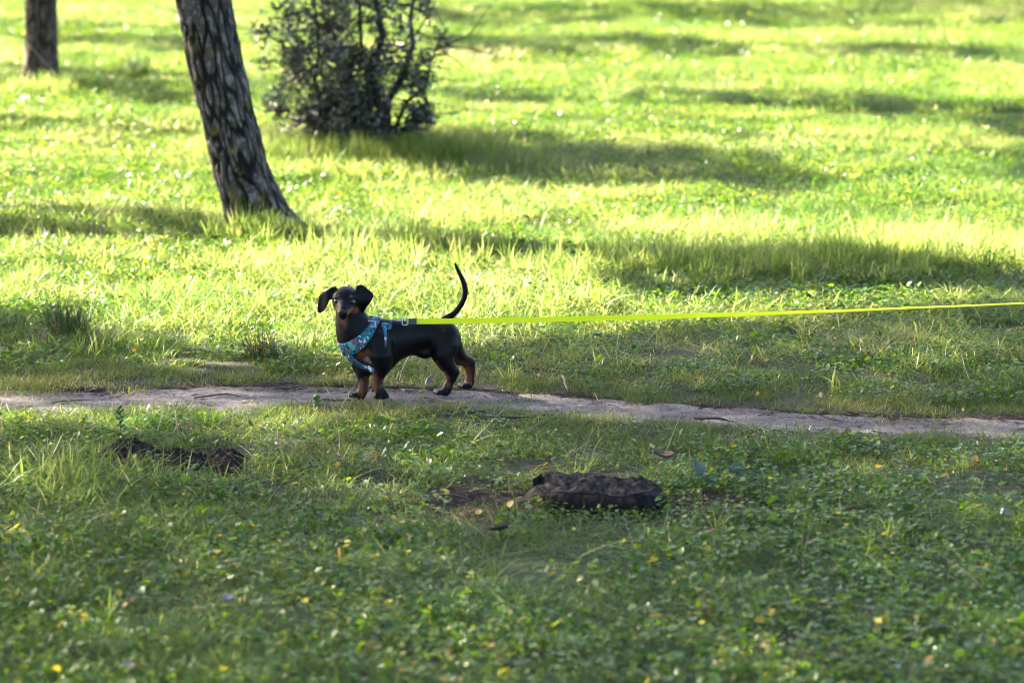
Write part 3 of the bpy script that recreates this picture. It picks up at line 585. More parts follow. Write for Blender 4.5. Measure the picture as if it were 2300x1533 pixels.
# hind legs
fld.chain([(ZP(1405, 800, 9.060), .040), (ZP(1395, 890, 9.045), .036), (ZP(1372, 985, 9.030), .026), (ZP(1418, 1075, 9.030), .0190), (ZP(1478, 1148, 9.034), .0130), (ZP(1455, 1220, 9.032), .0100), (ZP(1418, 1315, 9.028), .0095), (ZP(1395, 1360, 9.024), .0110)], .018)
fld.cone(ZP(1470, 1120, 9.034), ZP(1510, 1152, 9.036), .008, .006, .01)
fld.chain([(ZP(1430, 820, 9.105), .036), (ZP(1470, 920, 9.120), .028), (ZP(1530, 995, 9.128), .0200), (ZP(1640, 1058, 9.140), .0125), (ZP(1650, 1140, 9.140), .0098), (ZP(1645, 1235, 9.138), .0095), (ZP(1632, 1290, 9.134), .0112)], .018)
fld.cone(ZP(1640, 1045, 9.14), ZP(1668, 1052, 9.142), .008, .006, .01)
# tail
TAIL = [(1370, 660, .017), (1405, 615, .0125), (1460, 580, .0100), (1510, 535, .0090), (1555, 470, .0088), (1588, 405, .0088), (1602, 340, .0086), (1590, 265, .0080), (1563, 195, .0068), (1532, 130, .0048), (1505, 75, .0030), (1495, 55, .0018)]
_ta = np.array(TAIL); _ti = np.arange(len(_ta)); _tf = np.linspace(0, len(_ta) - 1, 40); _tc = [np.polyval(np.polyfit(_ti, _ta[:, k], 7), _tf) for k in (0, 1)]
fld.chain([(ZP(a, b_, 9.10 + .012 * i / 40), r_) for i, (a, b_, r_) in enumerate(zip(_tc[0], _tc[1], np.interp(_tf, _ti, _ta[:, 2]) * .78))], .004)
# sheath under the belly
fld.chain([(ZP(1085, 930, 9.032), .012), (ZP(1165, 962, 9.036), .011), (ZP(1205, 968, 9.040), .0125)], .012)
# paws: toes with claws
def paw(root, direction, n_=4, L=.026, r_=.0078, spread=.0085, drop=.0, flat=.0):
    d = np.array(direction, float); d /= np.linalg.norm(d); sd = np.cross(d, [0, 0, 1.0]); sd /= np.linalg.norm(sd); out = []
    for i in range(n_):
        o_ = (i - (n_ - 1) / 2); ln = L * (1 - .10 * abs(o_)); a = root + sd * o_ * spread * .7; b_ = root + d * ln + sd * o_ * spread * 1.15 + np.array([0, 0, -drop])
        fld.cone(a, b_, r_ * 1.0, r_ * .92, .0035); out.append((b_ + d * r_ * .6, d, sd * o_ * .15))
    return out
gz = .004
def on_ground(p, r_): q = p.copy(); q[2] = r_ + gz; return q
CL = []
pf = ZP(540, 1402, 8.972); pf[2] = .0115 + gz; CL += paw(pf, (-.95, -.30, -.06), L=.030)
pn = ZP(743, 1352, 8.920); CL += paw(pn, (.20, -.66, -.66), L=.019)
ph = ZP(1385, 1378, 9.020); ph[2] = .0105 + gz; CL += paw(ph, (-.93, -.32, -.05), L=.024)
pr = ZP(1630, 1308, 9.128); pr[2] = .0105 + gz; CL += paw(pr, (-.88, -.40, -.05), L=.023)
fld.cone(ZP(668, 1325, 8.925), ZP(664, 1338, 8.922), .0055, .004, .004)      # dew claw pad
# head, in its own frame: f forward, u up, l to the dog's left (picture right)
HC = ZP(393, 402, 8.938)
tcam = CAM - HC; tcam /= np.linalg.norm(tcam)
hf = tcam * .93 - _r * .12 - _u * .30; hf /= np.linalg.norm(hf)
hl = _r * 1.0 + _u * -.02; hl = hl - hf * (hl @ hf); hl /= np.linalg.norm(hl); hu = np.cross(hf, hl); hu = hu if hu[2] > 0 else -hu
HA = (hf, hl, hu)
def HP(f_, l_, u_): return HC + (hf * f_ + hl * l_ + hu * u_) * .001
fld.ell(HP(-4, 0, 1.5), (.040, .0365, .0300), HA, .01)
fld.ell(HP(16, 0, 3), (.026, .0320, .0260), HA, .012)
for sg in (-1, 1):
    fld.ell(HP(10, 20 * sg, -14), (.024, .0135, .018), HA, .014)
    fld.cone(HP(22, 19 * sg, 13), HP(12, 27 * sg, 10), .0065, .005, .012)             # brow
fld.cone(HP(14, 0, -10), HP(48, 0, -15), .0275, .0190, .014)
fld.cone(HP(44, 0, -15), HP(79, 0, -19), .0180, .0125, .010)
fld.cone(HP(28, 0, -1), HP(74, 0, -9), .0115, .0085, .010)                          # bridge
for sg in (-1, 1): fld.cone(HP(44, 8 * sg, -22), HP(72, 5.5 * sg, -23), .0105, .0080, .006)   # lips
fld.cone(HP(10, 0, -30), HP(66, 0, -34), .0150, .0080, .006)                        # lower jaw
for sg in (-1, 1):
    fld.ell(HP(33.5, 23.5 * sg, 0), (.0085, .0090, .0078), HA, .004, cut=True)
    fld.ell(HP(30, 23 * sg, 8.2), (.0065, .0092, .0022), HA, .004); fld.ell(HP(30.5, 23 * sg, -7.4), (.0065, .0090, .0020), HA, .004)
# ears: flaps with a cut outline, thickness and curl
def ear(poly, yfun, th, k=.006):
    W = np.array([ZP(a, b_, 8.95) for a, b_ in poly]); q = W[:, [0, 2]]
    sl, (X, Y, Z) = fld.win([q[:, 0].min() - .02, 8.88, q[:, 1].min() - .02], [q[:, 0].max() + .02, 9.03, q[:, 1].max() + .02])
    x2 = X[:, 0, :]; z2 = Z[:, 0, :]; d = np.full(x2.shape, 9.); ins = np.zeros(x2.shape, bool); K = len(q)
    for i in range(K):
        a = q[i]; e = q[(i + 1) % K] - a; t = np.clip(((x2 - a[0]) * e[0] + (z2 - a[1]) * e[1]) / (e @ e), 0, 1); d = np.minimum(d, np.hypot(x2 - a[0] - t * e[0], z2 - a[1] - t * e[1]))
        b_ = q[(i + 1) % K]; ins ^= ((a[1] > z2) != (b_[1] > z2)) & (x2 < (b_[0] - a[0]) * (z2 - a[1]) / (b_[1] - a[1] + 1e-12) + a[0])
    d2 = np.where(ins, -d, d) + .002; y0 = yfun(x2, z2)
    d2 = np.repeat(d2[:, None, :], X.shape[1], 1); dy = np.abs(Y - y0[:, None, :]) - th
    e = np.minimum(np.maximum(d2, dy), 0) + np.hypot(np.maximum(d2, 0), np.maximum(dy, 0)) - .002
    fld.blend(sl, e.astype(np.float32), k)
def smooth_poly(p, it=2):
    p = np.array(p, float)
    for _ in range(it): q = np.roll(p, -1, 0); p = np.stack([.75 * p + .25 * q, .25 * p + .75 * q], 1).reshape(-1, 2)
    return p
e0 = ZP(280, 300, 8.95); e1 = ZP(510, 300, 8.95)
ear(smooth_poly([(270, 278), (300, 284), (298, 350), (262, 405), (232, 408), (215, 448), (190, 500), (165, 540), (118, 566), (98, 540), (105, 450), (118, 372), (190, 322)]), lambda x, z: 8.944 + .25 * (e0[0] - x) - .008 * np.sin((e0[0] - x) / .010) , .0026)
ear(smooth_poly([(488, 282), (535, 256), (580, 275), (640, 325), (682, 362), (655, 420), (600, 490), (552, 568), (528, 545), (512, 450), (505, 360)]), lambda x, z: 8.932 + .30 * (x - e1[0]) - .010 * np.sin((e1[2] - z) / .020), .0030)
V, Fq = nets(fld.d, fld.lo, H)
# two smoothing passes over the quads' neighbours
def relax(V, Fq, it=2, w=.5):
    for _ in range(it):
        acc = np.zeros_like(V); cnt = np.zeros(len(V))
        for k in range(4):
            np.add.at(acc, Fq[:, k], V[Fq[:, (k + 1) % 4]]); np.add.at(cnt, Fq[:, k], 1); np.add.at(acc, Fq[:, (k + 1) % 4], V[Fq[:, k]]); np.add.at(cnt, Fq[:, (k + 1) % 4], 1)
        V = V * (1 - w) + w * acc / np.maximum(cnt, 1)[:, None]
    return V
V = relax(V, Fq, 2)
dog = empty('dog', G(880, 896)); tag(dog, 'black and tan dachshund in a teal patterned harness standing on the dirt path', 'dog')
# coat colour
def seg_d(p, a, b_):
    v = b_ - a; t = np.clip(((p - a) @ v) / (v @ v + 1e-12), 0, 1); return np.linalg.norm(p - a - t[:, None] * v, axis=1)
def coat(V):
    nz_ = fbm(V[:, 0] * 160, V[:, 2] * 160 + V[:, 1] * 90, 5, 2) - .5
    tan = np.zeros(len(V))
    def spot(a, b_, r_, soft, amt=1.0):
        nonlocal tan
        d = seg_d(V, np.array(a, float), np.array(b_, float)) + nz_ * soft * 1.2
        tan = np.maximum(tan, amt * sstep(r_ + soft * .7, r_ - soft * .8, d))
    for sg in (-1, 1):
        spot(HP(31, 14 * sg, 12.5), HP(30, 17 * sg, 14.5), .0055, .004, 1.0)                   # brow dots
        spot(HP(42, 19 * sg, -20), HP(70, 13 * sg, -23), .0100, .006, 1.0)             # sides of the muzzle
        spot(HP(16, 27 * sg, -26), HP(38, 21 * sg, -21), .0105, .008, .8)
    spot(HP(30, 0, -46), HP(52, 0, -40), .0095, .006, .75)
    spot(ZP(370, 630, 8.912), ZP(380, 670, 8.912), .0105, .012, .5)                        # throat
    spot(ZP(540, 965, 8.925), ZP(595, 955, 8.925), .016, .012, .85)                          # chest
    spot(ZP(490, 1000, 8.93), ZP(620, 1050, 8.935), .012, .014, .4)
    spot(ZP(688, 1180, 8.918), ZP(676, 1330, 8.912), .0085, .010, .80); spot(ZP(752, 1190, 8.925), ZP(742, 1290, 8.918), .0070, .009, .7)  # near foreleg
    spot(ZP(725, 1250, 8.912), ZP(720, 1320, 8.905), .007, .010, .2)
    spot(ZP(608, 1180, 8.975), ZP(600, 1330, 8.968), .0095, .010, .75); spot(ZP(545, 1270, 8.962), ZP(545, 1370, 8.956), .0100, .010, .85); spot(ZP(520, 1380, 8.958), ZP(500, 1400, 8.957), .006, .010, .7)
    spot(ZP(1320, 1040, 9.015), ZP(1400, 1130, 9.02), .0060, .008, .75); spot(ZP(1400, 1150, 9.022), ZP(1425, 1290, 9.02), .0075, .009, .8)     # near hind leg
    spot(ZP(1270, 900, 9.04), ZP(1320, 1030, 9.02), .0055, .007, .5)
    spot(ZP(1520, 1050, 9.105), ZP(1600, 1085, 9.125), .010, .010, .55); spot(ZP(1625, 1110, 9.128), ZP(1632, 1260, 9.122), .0095, .009, .8)     # far hind leg
    spot(ZP(1460, 970, 9.09), ZP(1500, 1010, 9.10), .010, .012, .3)
    spot(ZP(1100, 925, 9.02), ZP(1240, 905, 9.03), .008, .012, .15)
    # black stripe on the bridge of the nose stays black
    br = sstep(.0095, .0055, seg_d(V, HP(20, 0, 10), HP(80, 0, -3)) + nz_ * .004); tan = tan * (1 - br)
    dark = np.array([.0030, .0030, .0036]); tn = np.array([.150, .060, .027])
    C = dark * (1 - tan[:, None]) + tn * tan[:, None] * (1 + .5 * nz_[:, None])
    hd = sstep(.085, .07, np.linalg.norm(V - HC, axis=1))[:, None]; C = C * (1 + .7 * hd * tan[:, None])
    pale = sstep(.013, .006, seg_d(V, ZP(610, 1020, 8.925), ZP(650, 1035, 8.925))); C = C * (1 - .6 * pale[:, None]) + np.array([.32, .28, .24]) * .6 * pale[:, None]
    return C
m, n, l, b = new_mat('short_coat'); M['coat'] = m
at = n.new('ShaderNodeAttribute'); at.attribute_name = 'coat'; tc = n.new('ShaderNodeTexCoord'); nz = n.new('ShaderNodeTexNoise'); nz.inputs['Scale'].default_value = 420; nz.inputs['Detail'].default_value = 3
l.new(tc.outputs['Object'], nz.inputs[0]); fr = ramp(n, [(.3, (.6, .6, .6)), (.7, (1.4, 1.4, 1.4))], nz.outputs[0], l)
mu = n.new('ShaderNodeMix'); mu.data_type = 'RGBA'; mu.blend_type = 'MULTIPLY'; mu.inputs[0].default_value = 1; l.new(at.outputs[0], mu.inputs[6]); l.new(fr.outputs[0], mu.inputs[7]); l.new(mu.outputs[2], b.inputs['Base Color'])
b.inputs['Roughness'].default_value = .42; b.inputs['Specular IOR Level'].default_value = .13
bp = n.new('ShaderNodeBump'); bp.inputs['Strength'].default_value = .35; bp.inputs['Distance'].default_value = .0015; l.new(nz.outputs[0], bp.inputs['Height']); l.new(bp.outputs[0], b.inputs['Normal'])
me = mesh_from('body', local(V, dog), Fq, True); vcol(me, 'coat', coat(V)); body = link('body', me, M['coat'], dog)
# eyes, nose, claws
def ellipsoid(c, r_, axes, nu=16, nv=10):
    Vv = []; Fc = []
    for j in range(nv + 1):
        la = math.pi * (j / nv - .5)
        for i in range(nu): lo_ = 2 * math.pi * i / nu; Vv.append(c + axes[0] * r_[0] * math.sin(la) + axes[1] * r_[1] * math.cos(la) * math.cos(lo_) + axes[2] * r_[2] * math.cos(la) * math.sin(lo_))
    for j in range(nv):
        for i in range(nu): Fc.append((j * nu + i, j * nu + (i + 1) % nu, (j + 1) * nu + (i + 1) % nu, (j + 1) * nu + i))
    return np.array(Vv), Fc
M['eye'] = plain('dark_eye', (.018, .009, .005), .06, .8); M['eye_white'] = plain('eye_rim', (.17, .15, .15), .15, .6)
M['nose'] = plain('wet_nose', (.006, .006, .007), .32, .35, nscale=500, namp=.3, bump=.4); M['claw'] = plain('claw', (.02, .017, .016), .35, .5)
for sg in (-1, 1):
    Vv, Fc = ellipsoid(HP(31.0, 22.6 * sg, .3), (.0080,) * 3, HA); ey = link('eye', mesh_from('eye', local(Vv, dog), Fc, True), M['eye_white'], dog)
    ed = hf * .93 + hl * .22 * sg; ed /= np.linalg.norm(ed); a1 = np.cross(ed, hu); a1 /= np.linalg.norm(a1)
    Vv, Fc = ellipsoid(HP(31.0, 22.6 * sg, .3) + ed * .0036, (.0050, .0060, .0060), (ed, a1, np.cross(ed, a1))); link('iris', mesh_from('iris', local(Vv, dog), Fc, True), M['eye'], ey)
mbn = MB(); Vv, Fc = ellipsoid(HP(87, 0, -13.5), (.0085, .0118, .0092), HA); mbn.add(Vv, Fc)
link('nose', mesh_from('nose', local(mbn.V, dog), mbn.F, True), M['nose'], dog)
for (c_, d_, s_) in CL:
    mb = MB(); dd = d_ + s_; tube(mb, local([c_ - dd * .003, c_ + dd * .0025 + [0, 0, -.001], c_ + dd * .0055 + [0, 0, -.0028]], dog), [.0022, .0017, .0004], 6); link('claw', mb.mesh('claw', True), M['claw'], dog)
# short hairs lying on the coat
def fur(V, Fq, rg, N):
    q = Fq[rg.integers(0, len(Fq), N)]; w = rg.dirichlet((1, 1, 1, 1), N); p = (V[q] * w[..., None]).sum(1)
    nr = np.cross(V[q[:, 2]] - V[q[:, 0]], V[q[:, 3]] - V[q[:, 1]]); nr /= np.linalg.norm(nr, axis=1)[:, None] + 1e-12
    flow = np.tile(-HEAD * .8 + np.array([0, 0, -.6]), (N, 1)); nearh = np.linalg.norm(p - HC, axis=1) < .085; flow[nearh] = -hf + hu * -.2
    istail = (p[:, 2] > ZP(1390, 640, 9.1)[2]) & (p[:, 0] > ZP(1380, 600, 9.1)[0]); flow[istail] = np.array([.25, 0, .9])
    flow = flow - nr * (flow * nr).sum(1)[:, None]; flow /= np.linalg.norm(flow, axis=1)[:, None] + 1e-9
    flow += rg.normal(0, .25, (N, 3)); L = rg.uniform(.0018, .0042, N); 
    L[istail] = rg.uniform(.004, .009, istail.sum()); d = flow * 1.0 + nr * rg.uniform(.06, .30, N)[:, None]; d /= np.linalg.norm(d, axis=1)[:, None]
    s = np.cross(d, nr); s /= np.linalg.norm(s, axis=1)[:, None] + 1e-9; p = p - nr * .0004
    Vh = np.stack([p - s * .00035, p + s * .00035, p + d * L[:, None]], 1).reshape(-1, 3)
    return Vh, np.arange(3 * N).reshape(N, 3), np.repeat(coat(p), 3, 0)
Vh, Fh, Ch = fur(V, Fq, np.random.default_rng(2), 60000)
me = mesh_from('fur', local(Vh, dog), Fh); vcol(me, 'coat', Ch); fo = link('fur', me, M['coat'], dog); fo['kind'] = 'stuff'

# harness: straps lie on the coat as a shell cut from the same body field
def surf(zx, zy):
    d_ = ray(690 + zx / 4.51, 580 + zy / 4.51); t = np.arange(8.80 / d_[1], 9.20 / d_[1], .0006); p = CAM + d_ * t[:, None]; i = np.round((p - fld.lo) / H).astype(int)
    ok = ((i >= 0) & (i < fld.n)).all(1); v = np.where(ok, fld.d[tuple(np.clip(i, 0, fld.n - 1).T)], 1); k = np.argmax(v < 0)
    return p[k] if (v < 0).any() else p[np.argmin(v)]
AX = [fld.lo[k] + H * np.arange(fld.n[k]) for k in range(3)]
def shell(name, region, lo, hi, mt, parent, out=.0042, it=2):
    a = np.maximum(0, ((np.array(lo) - fld.lo) / H).astype(int)); b_ = np.minimum(fld.n, ((np.array(hi) - fld.lo) / H).astype(int)); sl = tuple(slice(a[k], b_[k]) for k in range(3))
    X, Y, Z = np.meshgrid(*[AX[k][sl[k]] for k in range(3)], indexing='ij'); d = fld.d[sl]
    e = np.maximum(np.maximum(d - out, -(d + .003)), region(X, Y, Z))
    Vs, Fs = nets(e, fld.lo + a * H, H); Vs = relax(Vs, Fs, it)
    return link(name, mesh_from(name, local(Vs, dog), Fs, True), mt, parent)
def poly_region(pts, rad):
    def f(X, Y, Z):
        p = np.stack([X, Y, Z], -1).reshape(-1, 3); d = np.full(len(p), 9.)
        for i in range(len(pts) - 1):
            v = pts[i + 1] - pts[i]; t = np.clip(((p - pts[i]) @ v) / (v @ v), 0, 1); d = np.minimum(d, np.linalg.norm(p - pts[i] - t[:, None] * v, axis=1) - (rad[i] + (rad[i + 1] - rad[i]) * t))
        return d.reshape(X.shape)
    return f
m, n, l, b = new_mat('harness_fabric'); M['harness'] = m
tc = n.new('ShaderNodeTexCoord'); nz = n.new('ShaderNodeTexNoise'); nz.inputs['Scale'].default_value = 260; l.new(tc.outputs['Object'], nz.inputs[0])
ad = n.new('ShaderNodeMix'); ad.data_type = 'RGBA'; ad.blend_type = 'LINEAR_LIGHT'; ad.inputs[0].default_value = .006; l.new(tc.outputs['Object'], ad.inputs[6]); l.new(nz.outputs['Color'], ad.inputs[7])
def vor(sc):
    v = n.new('ShaderNodeTexVoronoi'); v.inputs['Scale'].default_value = sc; l.new(ad.outputs[2], v.inputs['Vector']); return v
v1 = vor(88); v2 = vor(190); base_c = (.012, .120, .180)
def pick(v, stops, cutoff, under):
    s_ = n.new('ShaderNodeSeparateColor'); l.new(v.outputs['Color'], s_.inputs[0]); r_ = ramp(n, stops, s_.outputs[0], l); r_.color_ramp.interpolation = 'CONSTANT'
    k = n.new('ShaderNodeMath'); k.operation = 'LESS_THAN'; k.inputs[1].default_value = cutoff; l.new(v.outputs['Distance'], k.inputs[0])
    k2 = n.new('ShaderNodeMath'); k2.operation = 'MULTIPLY'; l.new(k.outputs[0], k2.inputs[0]); g_ = n.new('ShaderNodeMath'); g_.operation = 'LESS_THAN'; g_.inputs[1].default_value = .72; l.new(s_.outputs[1], g_.inputs[0]); l.new(g_.outputs[0], k2.inputs[1])
    x_ = n.new('ShaderNodeMix'); x_.data_type = 'RGBA'; l.new(k2.outputs[0], x_.inputs[0]); l.new(r_.outputs[0], x_.inputs[7])
    if isinstance(under, tuple): x_.inputs[6].default_value = (*under, 1)
    else: l.new(under, x_.inputs[6])
    return x_.outputs[2]
u = pick(v2, [(0, (.004, .016, .024)), (.45, (.02, .20, .26)), (.7, (.40, .075, .035)), (.85, (.45, .50, .52))], .42, base_c)
u = pick(v1, [(0, (.42, .080, .035)), (.36, (.06, .32, .33)), (.52, (.50, .55, .58)), (.68, (.36, .055, .03)), (.84, (.006, .02, .03))], .40, u)
l.new(u, b.inputs['Base Color']); b.inputs['Roughness'].default_value = .75; b.inputs['Specular IOR Level'].default_value = .3
M['reflect'] = plain('white_piping', (.62, .63, .66), .45, .4); M['buckle'] = plain('grey_buckle', (.42, .43, .47), .35, .5); M['steel'] = plain('dark_steel', (.28, .28, .32), .3, .5, .8); M['black_plastic'] = plain('black_plastic', (.010, .010, .012), .4, .4)
har = empty('harness', dog.location); har.parent = dog; har.location = (0, 0, 0)
W_, N_, C_ = surf(655, 690), surf(565, 800), surf(400, 905)
nrm = np.cross(N_ - W_, C_ - W_); nrm /= np.linalg.norm(nrm); nrm = nrm if nrm[2] > 0 else -nrm
def vest(X, Y, Z):
    t = sstep(W_[2], C_[2] - .01, Z); q = (X - W_[0]) * nrm[0] + (Y - W_[1]) * nrm[1] + (Z - W_[2]) * nrm[2]
    return np.abs(q + .004 * t) - (.0115 + .0095 * t)
link_lo, link_hi = ZP(250, 1250, 8.95), ZP(900, 560, 9.0); lo_ = np.array([link_lo[0], 8.85, link_lo[2]]); hi_ = np.array([link_hi[0], 9.12, link_hi[2]])
shell('chest_panel', vest, lo_, hi_, M['harness'], har)
pts = [surf(405, 930), surf(425, 985), surf(480, 1040), surf(560, 1090), surf(640, 1122), surf(690, 1140) + SIDE * .01]
shell('sternum_strap', poly_region(pts, [.012, .010, .0085, .0085, .009, .008]), lo_, hi_, M['harness'], har, .0048)
pts = [surf(775, 668), surf(785, 720), surf(792, 780), surf(795, 840), surf(790, 900)]
shell('girth_strap', poly_region(pts, [.0075, .0065, .005, .004, .0025]), lo_, hi_, M['harness'], har, .0036)
pts = [surf(765, 690), surf(810, 690), surf(850, 672)]
shell('back_strap', poly_region(pts, [.006, .0125, .005]), lo_, hi_, M['harness'], har, .0052)
for a_, b_, r0 in ((surf(368, 888), surf(412, 915), .0040), (surf(622, 1098), surf(662, 1138), .0048)): shell('reflective_tab', poly_region([a_, b_], [r0, r0]), lo_, hi_, M['reflect'], har, .0062, 1)
shell('patch', poly_region([surf(440, 868), surf(470, 905)], [.0085, .0075]), lo_, hi_, plain('aqua_patch', (.10, .38, .36), .7, .3), har, .0055, 1)
shell('red_ring', poly_region([surf(428, 935), surf(432, 940)], [.0055, .0055]), lo_, hi_, plain('red_patch', (.40, .03, .02), .6, .3), har, .0056, 1)
def ring(name, c, w, h, ang, r_, mt, parent, tilt=0.0, org=None, n_=6):
    """rounded rectangular loop facing the camera side"""
    e1 = _r * math.cos(ang) + _u * math.sin(ang); e2 = -_r * math.sin(ang) + _u * math.cos(ang); e2 = e2 * math.cos(tilt) + _c * math.sin(tilt); pts = []
    for cx, cy_, a0 in ((1, 1, 0), (-1, 1, 90), (-1, -1, 180), (1, -1, 270)):
        q = min(w, h) * .28
        for k in range(4): a = R(a0 + 30 * k); pts.append(c + e1 * (cx * (w / 2 - q) + q * math.cos(a)) + e2 * (cy_ * (h / 2 - q) + q * math.sin(a)))
    pts.append(pts[0]); pts.append(pts[1]); mb = MB(); tube(mb, np.array(pts) - org, [r_] * len(pts), n_); return link(name, mb.mesh(name, True), mt, parent)
do = np.array(dog.location)
ring('buckle', surf(652, 668) - _c * .004 + _u * .002, .0215, .0150, R(-14), .0019, M['buckle'], har, .2, do)
ring('buckle', surf(383, 950) - _c * .003, .0085, .0120, R(5), .0020, M['black_plastic'], har, .0, do)
# top strap from the buckle to the leash ring
mb = MB(); tp = [surf(690, 668) + [0, 0, .003], ZP(735, 640, 8.985), ZP(790, 636, 8.99), ZP(845, 642, 8.99)]
for i in range(3):
    a, c_ = tp[i] - do, tp[i + 1] - do; w_ = _u * .0042 ; th_ = _c * .0010
    mb.add([a - w_ - th_, a + w_ - th_, a + w_ + th_, a - w_ + th_, c_ - w_ - th_, c_ + w_ - th_, c_ + w_ + th_, c_ - w_ + th_], [(0, 1, 5, 4), (1, 2, 6, 5), (2, 3, 7, 6), (3, 0, 4, 7), (0, 3, 2, 1), (4, 5, 6, 7)])
link('top_strap', mb.mesh('top_strap'), M['harness'], har)
ring('leash_ring', ZP(852, 642, 8.988), .0115, .0115, 0, .0015, M['steel'], har, .4, do)

# ------------------------------------------------------------------ leash
leash = empty('leash', ZP(860, 640, 8.985)); tag(leash, 'taut neon yellow dog leash stretching from the harness to the right edge', 'leash'); lo3 = np.array(leash.location)
mb = MB()
tube(mb, np.array([ZP(862, 650, 8.982), ZP(848, 640, 8.982), ZP(852, 626, 8.982), ZP(870, 624, 8.982), ZP(884, 632, 8.982), ZP(900, 634, 8.982)]) - lo3, [.0016, .0018, .0020, .0022, .0028, .003], 8)
tube(mb, np.array([ZP(888, 632, 8.982), ZP(920, 634, 8.982), ZP(945, 634, 8.982), ZP(958, 635, 8.982)]) - lo3, [.0034, .0036, .0030, .0026], 8); tube(mb, np.array([ZP(898, 626, 8.98), ZP(894, 612, 8.98)]) - lo3, [.0014, .0016], 6)
link('snap_hook', mb.mesh('snap_hook', True), M['steel'], leash)
ring('swivel_ring', ZP(990, 642, 8.982), .0150, .0190, R(-6), .0018, M['buckle'], leash, .1, lo3)
def ribbon(name, pts, width, ang, th, mt, dens=1):
    mb = MB(); k = len(pts)
    for i, p in enumerate(pts):
        w_ = (_u * math.cos(ang[i]) + _c * math.sin(ang[i])) * width / 2; t_ = (-_u * math.sin(ang[i]) + _c * math.cos(ang[i])) * th / 2; p = p - lo3
        mb.V += [tuple(p - w_ - t_), tuple(p + w_ - t_), tuple(p + w_ + t_), tuple(p - w_ + t_)]
    for i in range(k - 1):
        for q in range(4): mb.F.append((4 * i + q, 4 * i + (q + 1) % 4, 4 * i + 4 + (q + 1) % 4, 4 * i + 4 + q))
    mb.F += [(3, 2, 1, 0), tuple(4 * k - 4 + q for q in range(4))]
    return link(name, mb.mesh(name), mt, leash)
M['neon'] = plain('neon_webbing', (.74, .80, .004), .6, .25, nscale=900, namp=.12, bump=.15); M['sleeve'] = plain('rubber_sleeve', (.045, .048, .060), .5, .4)
kx = [690 + 1015 / 4.51, 935, 1000, 1100, 1300, 1500, 1750, 2000, 2150, 2300, 2700, 3400]; ky = [721.5, 721.4, 720.8, 719.6, 715.6, 711, 703.2, 693.3, 687.2, 681, 664, 636]; kw = [12.2, 12.2, 12.2, 12, 12, 11.2, 7.6, 3.6, 2.9, 2.8, 4, 6]
xs = np.concatenate([np.linspace(kx[0], 1100, 20), np.linspace(1120, 3400, 130)])
ys = np.interp(xs, kx, ky) + .25 * np.sin(xs / 37) ; ws = np.interp(xs, kx, kw) / 12.3
ribbon('strap', [P(a, b_, 8.982 - .05 * max(0, a - 1000) / 1300) for a, b_ in zip(xs, ys)], .0152, [math.acos(min(1, w_)) for w_ in ws], .0018, M['neon'])
sx = np.linspace(690 + 1026 / 4.51, 690 + 1108 / 4.51, 8); ribbon('sleeve', [P(a, 721.5, 8.979) for a in sx], .0162, [0] * 8, .004, M['sleeve'])

# ------------------------------------------------------------------ holm oak bush
rg = np.random.default_rng(44)
gb = G(850, 350); Yb = gb[1]; bush = empty('bush', gb); tag(bush, 'grey green holm oak bush with small leathery leaves behind the leaning pine', 'bush')
M['bush_leaf'] = leafy('holm_oak_leaf', [(0, (.020, .024, .016)), (.6, (.095, .100, .085)), (1, (.22, .22, .20))], .10, .5, .3, instancer=False, tboost=(2.0, 2.1, .9)); M['bush_bark'] = plain('bush_bark', (.030, .025, .022), .85, .2, nscale=30, namp=.4)
stems = [(800, 345, 620, 235), (870, 345, 950, 225), (830, 345, 720, 215), (835, 322, 700, -120), (850, 324, 860, -300), (842, 326, 790, -260), (856, 326, 960, -80), (730, 300, 705, -60), (852, 322, 1010, 60), (838, 322, 640, 60), (800, 315, 745, 40)]
twig_tips = []
for i, (x0, y0, x1, y1) in enumerate(stems):
    mb = MB(); a = P(x0, y0, Yb + rg.normal(0, .05)); a[2] = -.02; e = P(x1, y1, Yb + rg.normal(0, .22)); pts = [a + (e - a) * t + rg.normal(0, .02, 3) * (t > 0) * np.array([1, 1, .3]) for t in np.linspace(0, 1, 8)]
    r0 = .028 if i in (4, 6) else .015; tube(mb, local(pts, bush), list(np.linspace(r0, .004, 8)), 7)
    for k in range(22):
        t = rg.uniform(.10, 1); j = t * 7; j0 = int(min(6, j)); p = pts[j0] + (pts[j0 + 1] - pts[j0]) * (j - j0); d = rg.normal(size=3) * [1, 1, .35]; d /= np.linalg.norm(d); L = rg.uniform(.10, .36)
        q = p + d * L * .5 + rg.normal(0, .02, 3); q2 = p + d * L + np.array([0, 0, rg.uniform(-.05, .08)]); tube(mb, local([p, q, q2], bush), [.005, .0035, .0015], 5); twig_tips += [(p, q, q2)] * 1
    link('stem', mb.mesh('stem', True), M['bush_bark'], bush)
cen = []
for (p, q, q2) in twig_tips:
    for k in range(105):
        t = rg.beta(2.2, 1.2); c = (p * (1 - t) ** 2 + 2 * q * t * (1 - t) + q2 * t * t) + rg.normal(0, .034, 3); cen.append(c)
cen = np.array(cen); bx, by = PX(cen[:, 0], cen[:, 1], cen[:, 2])
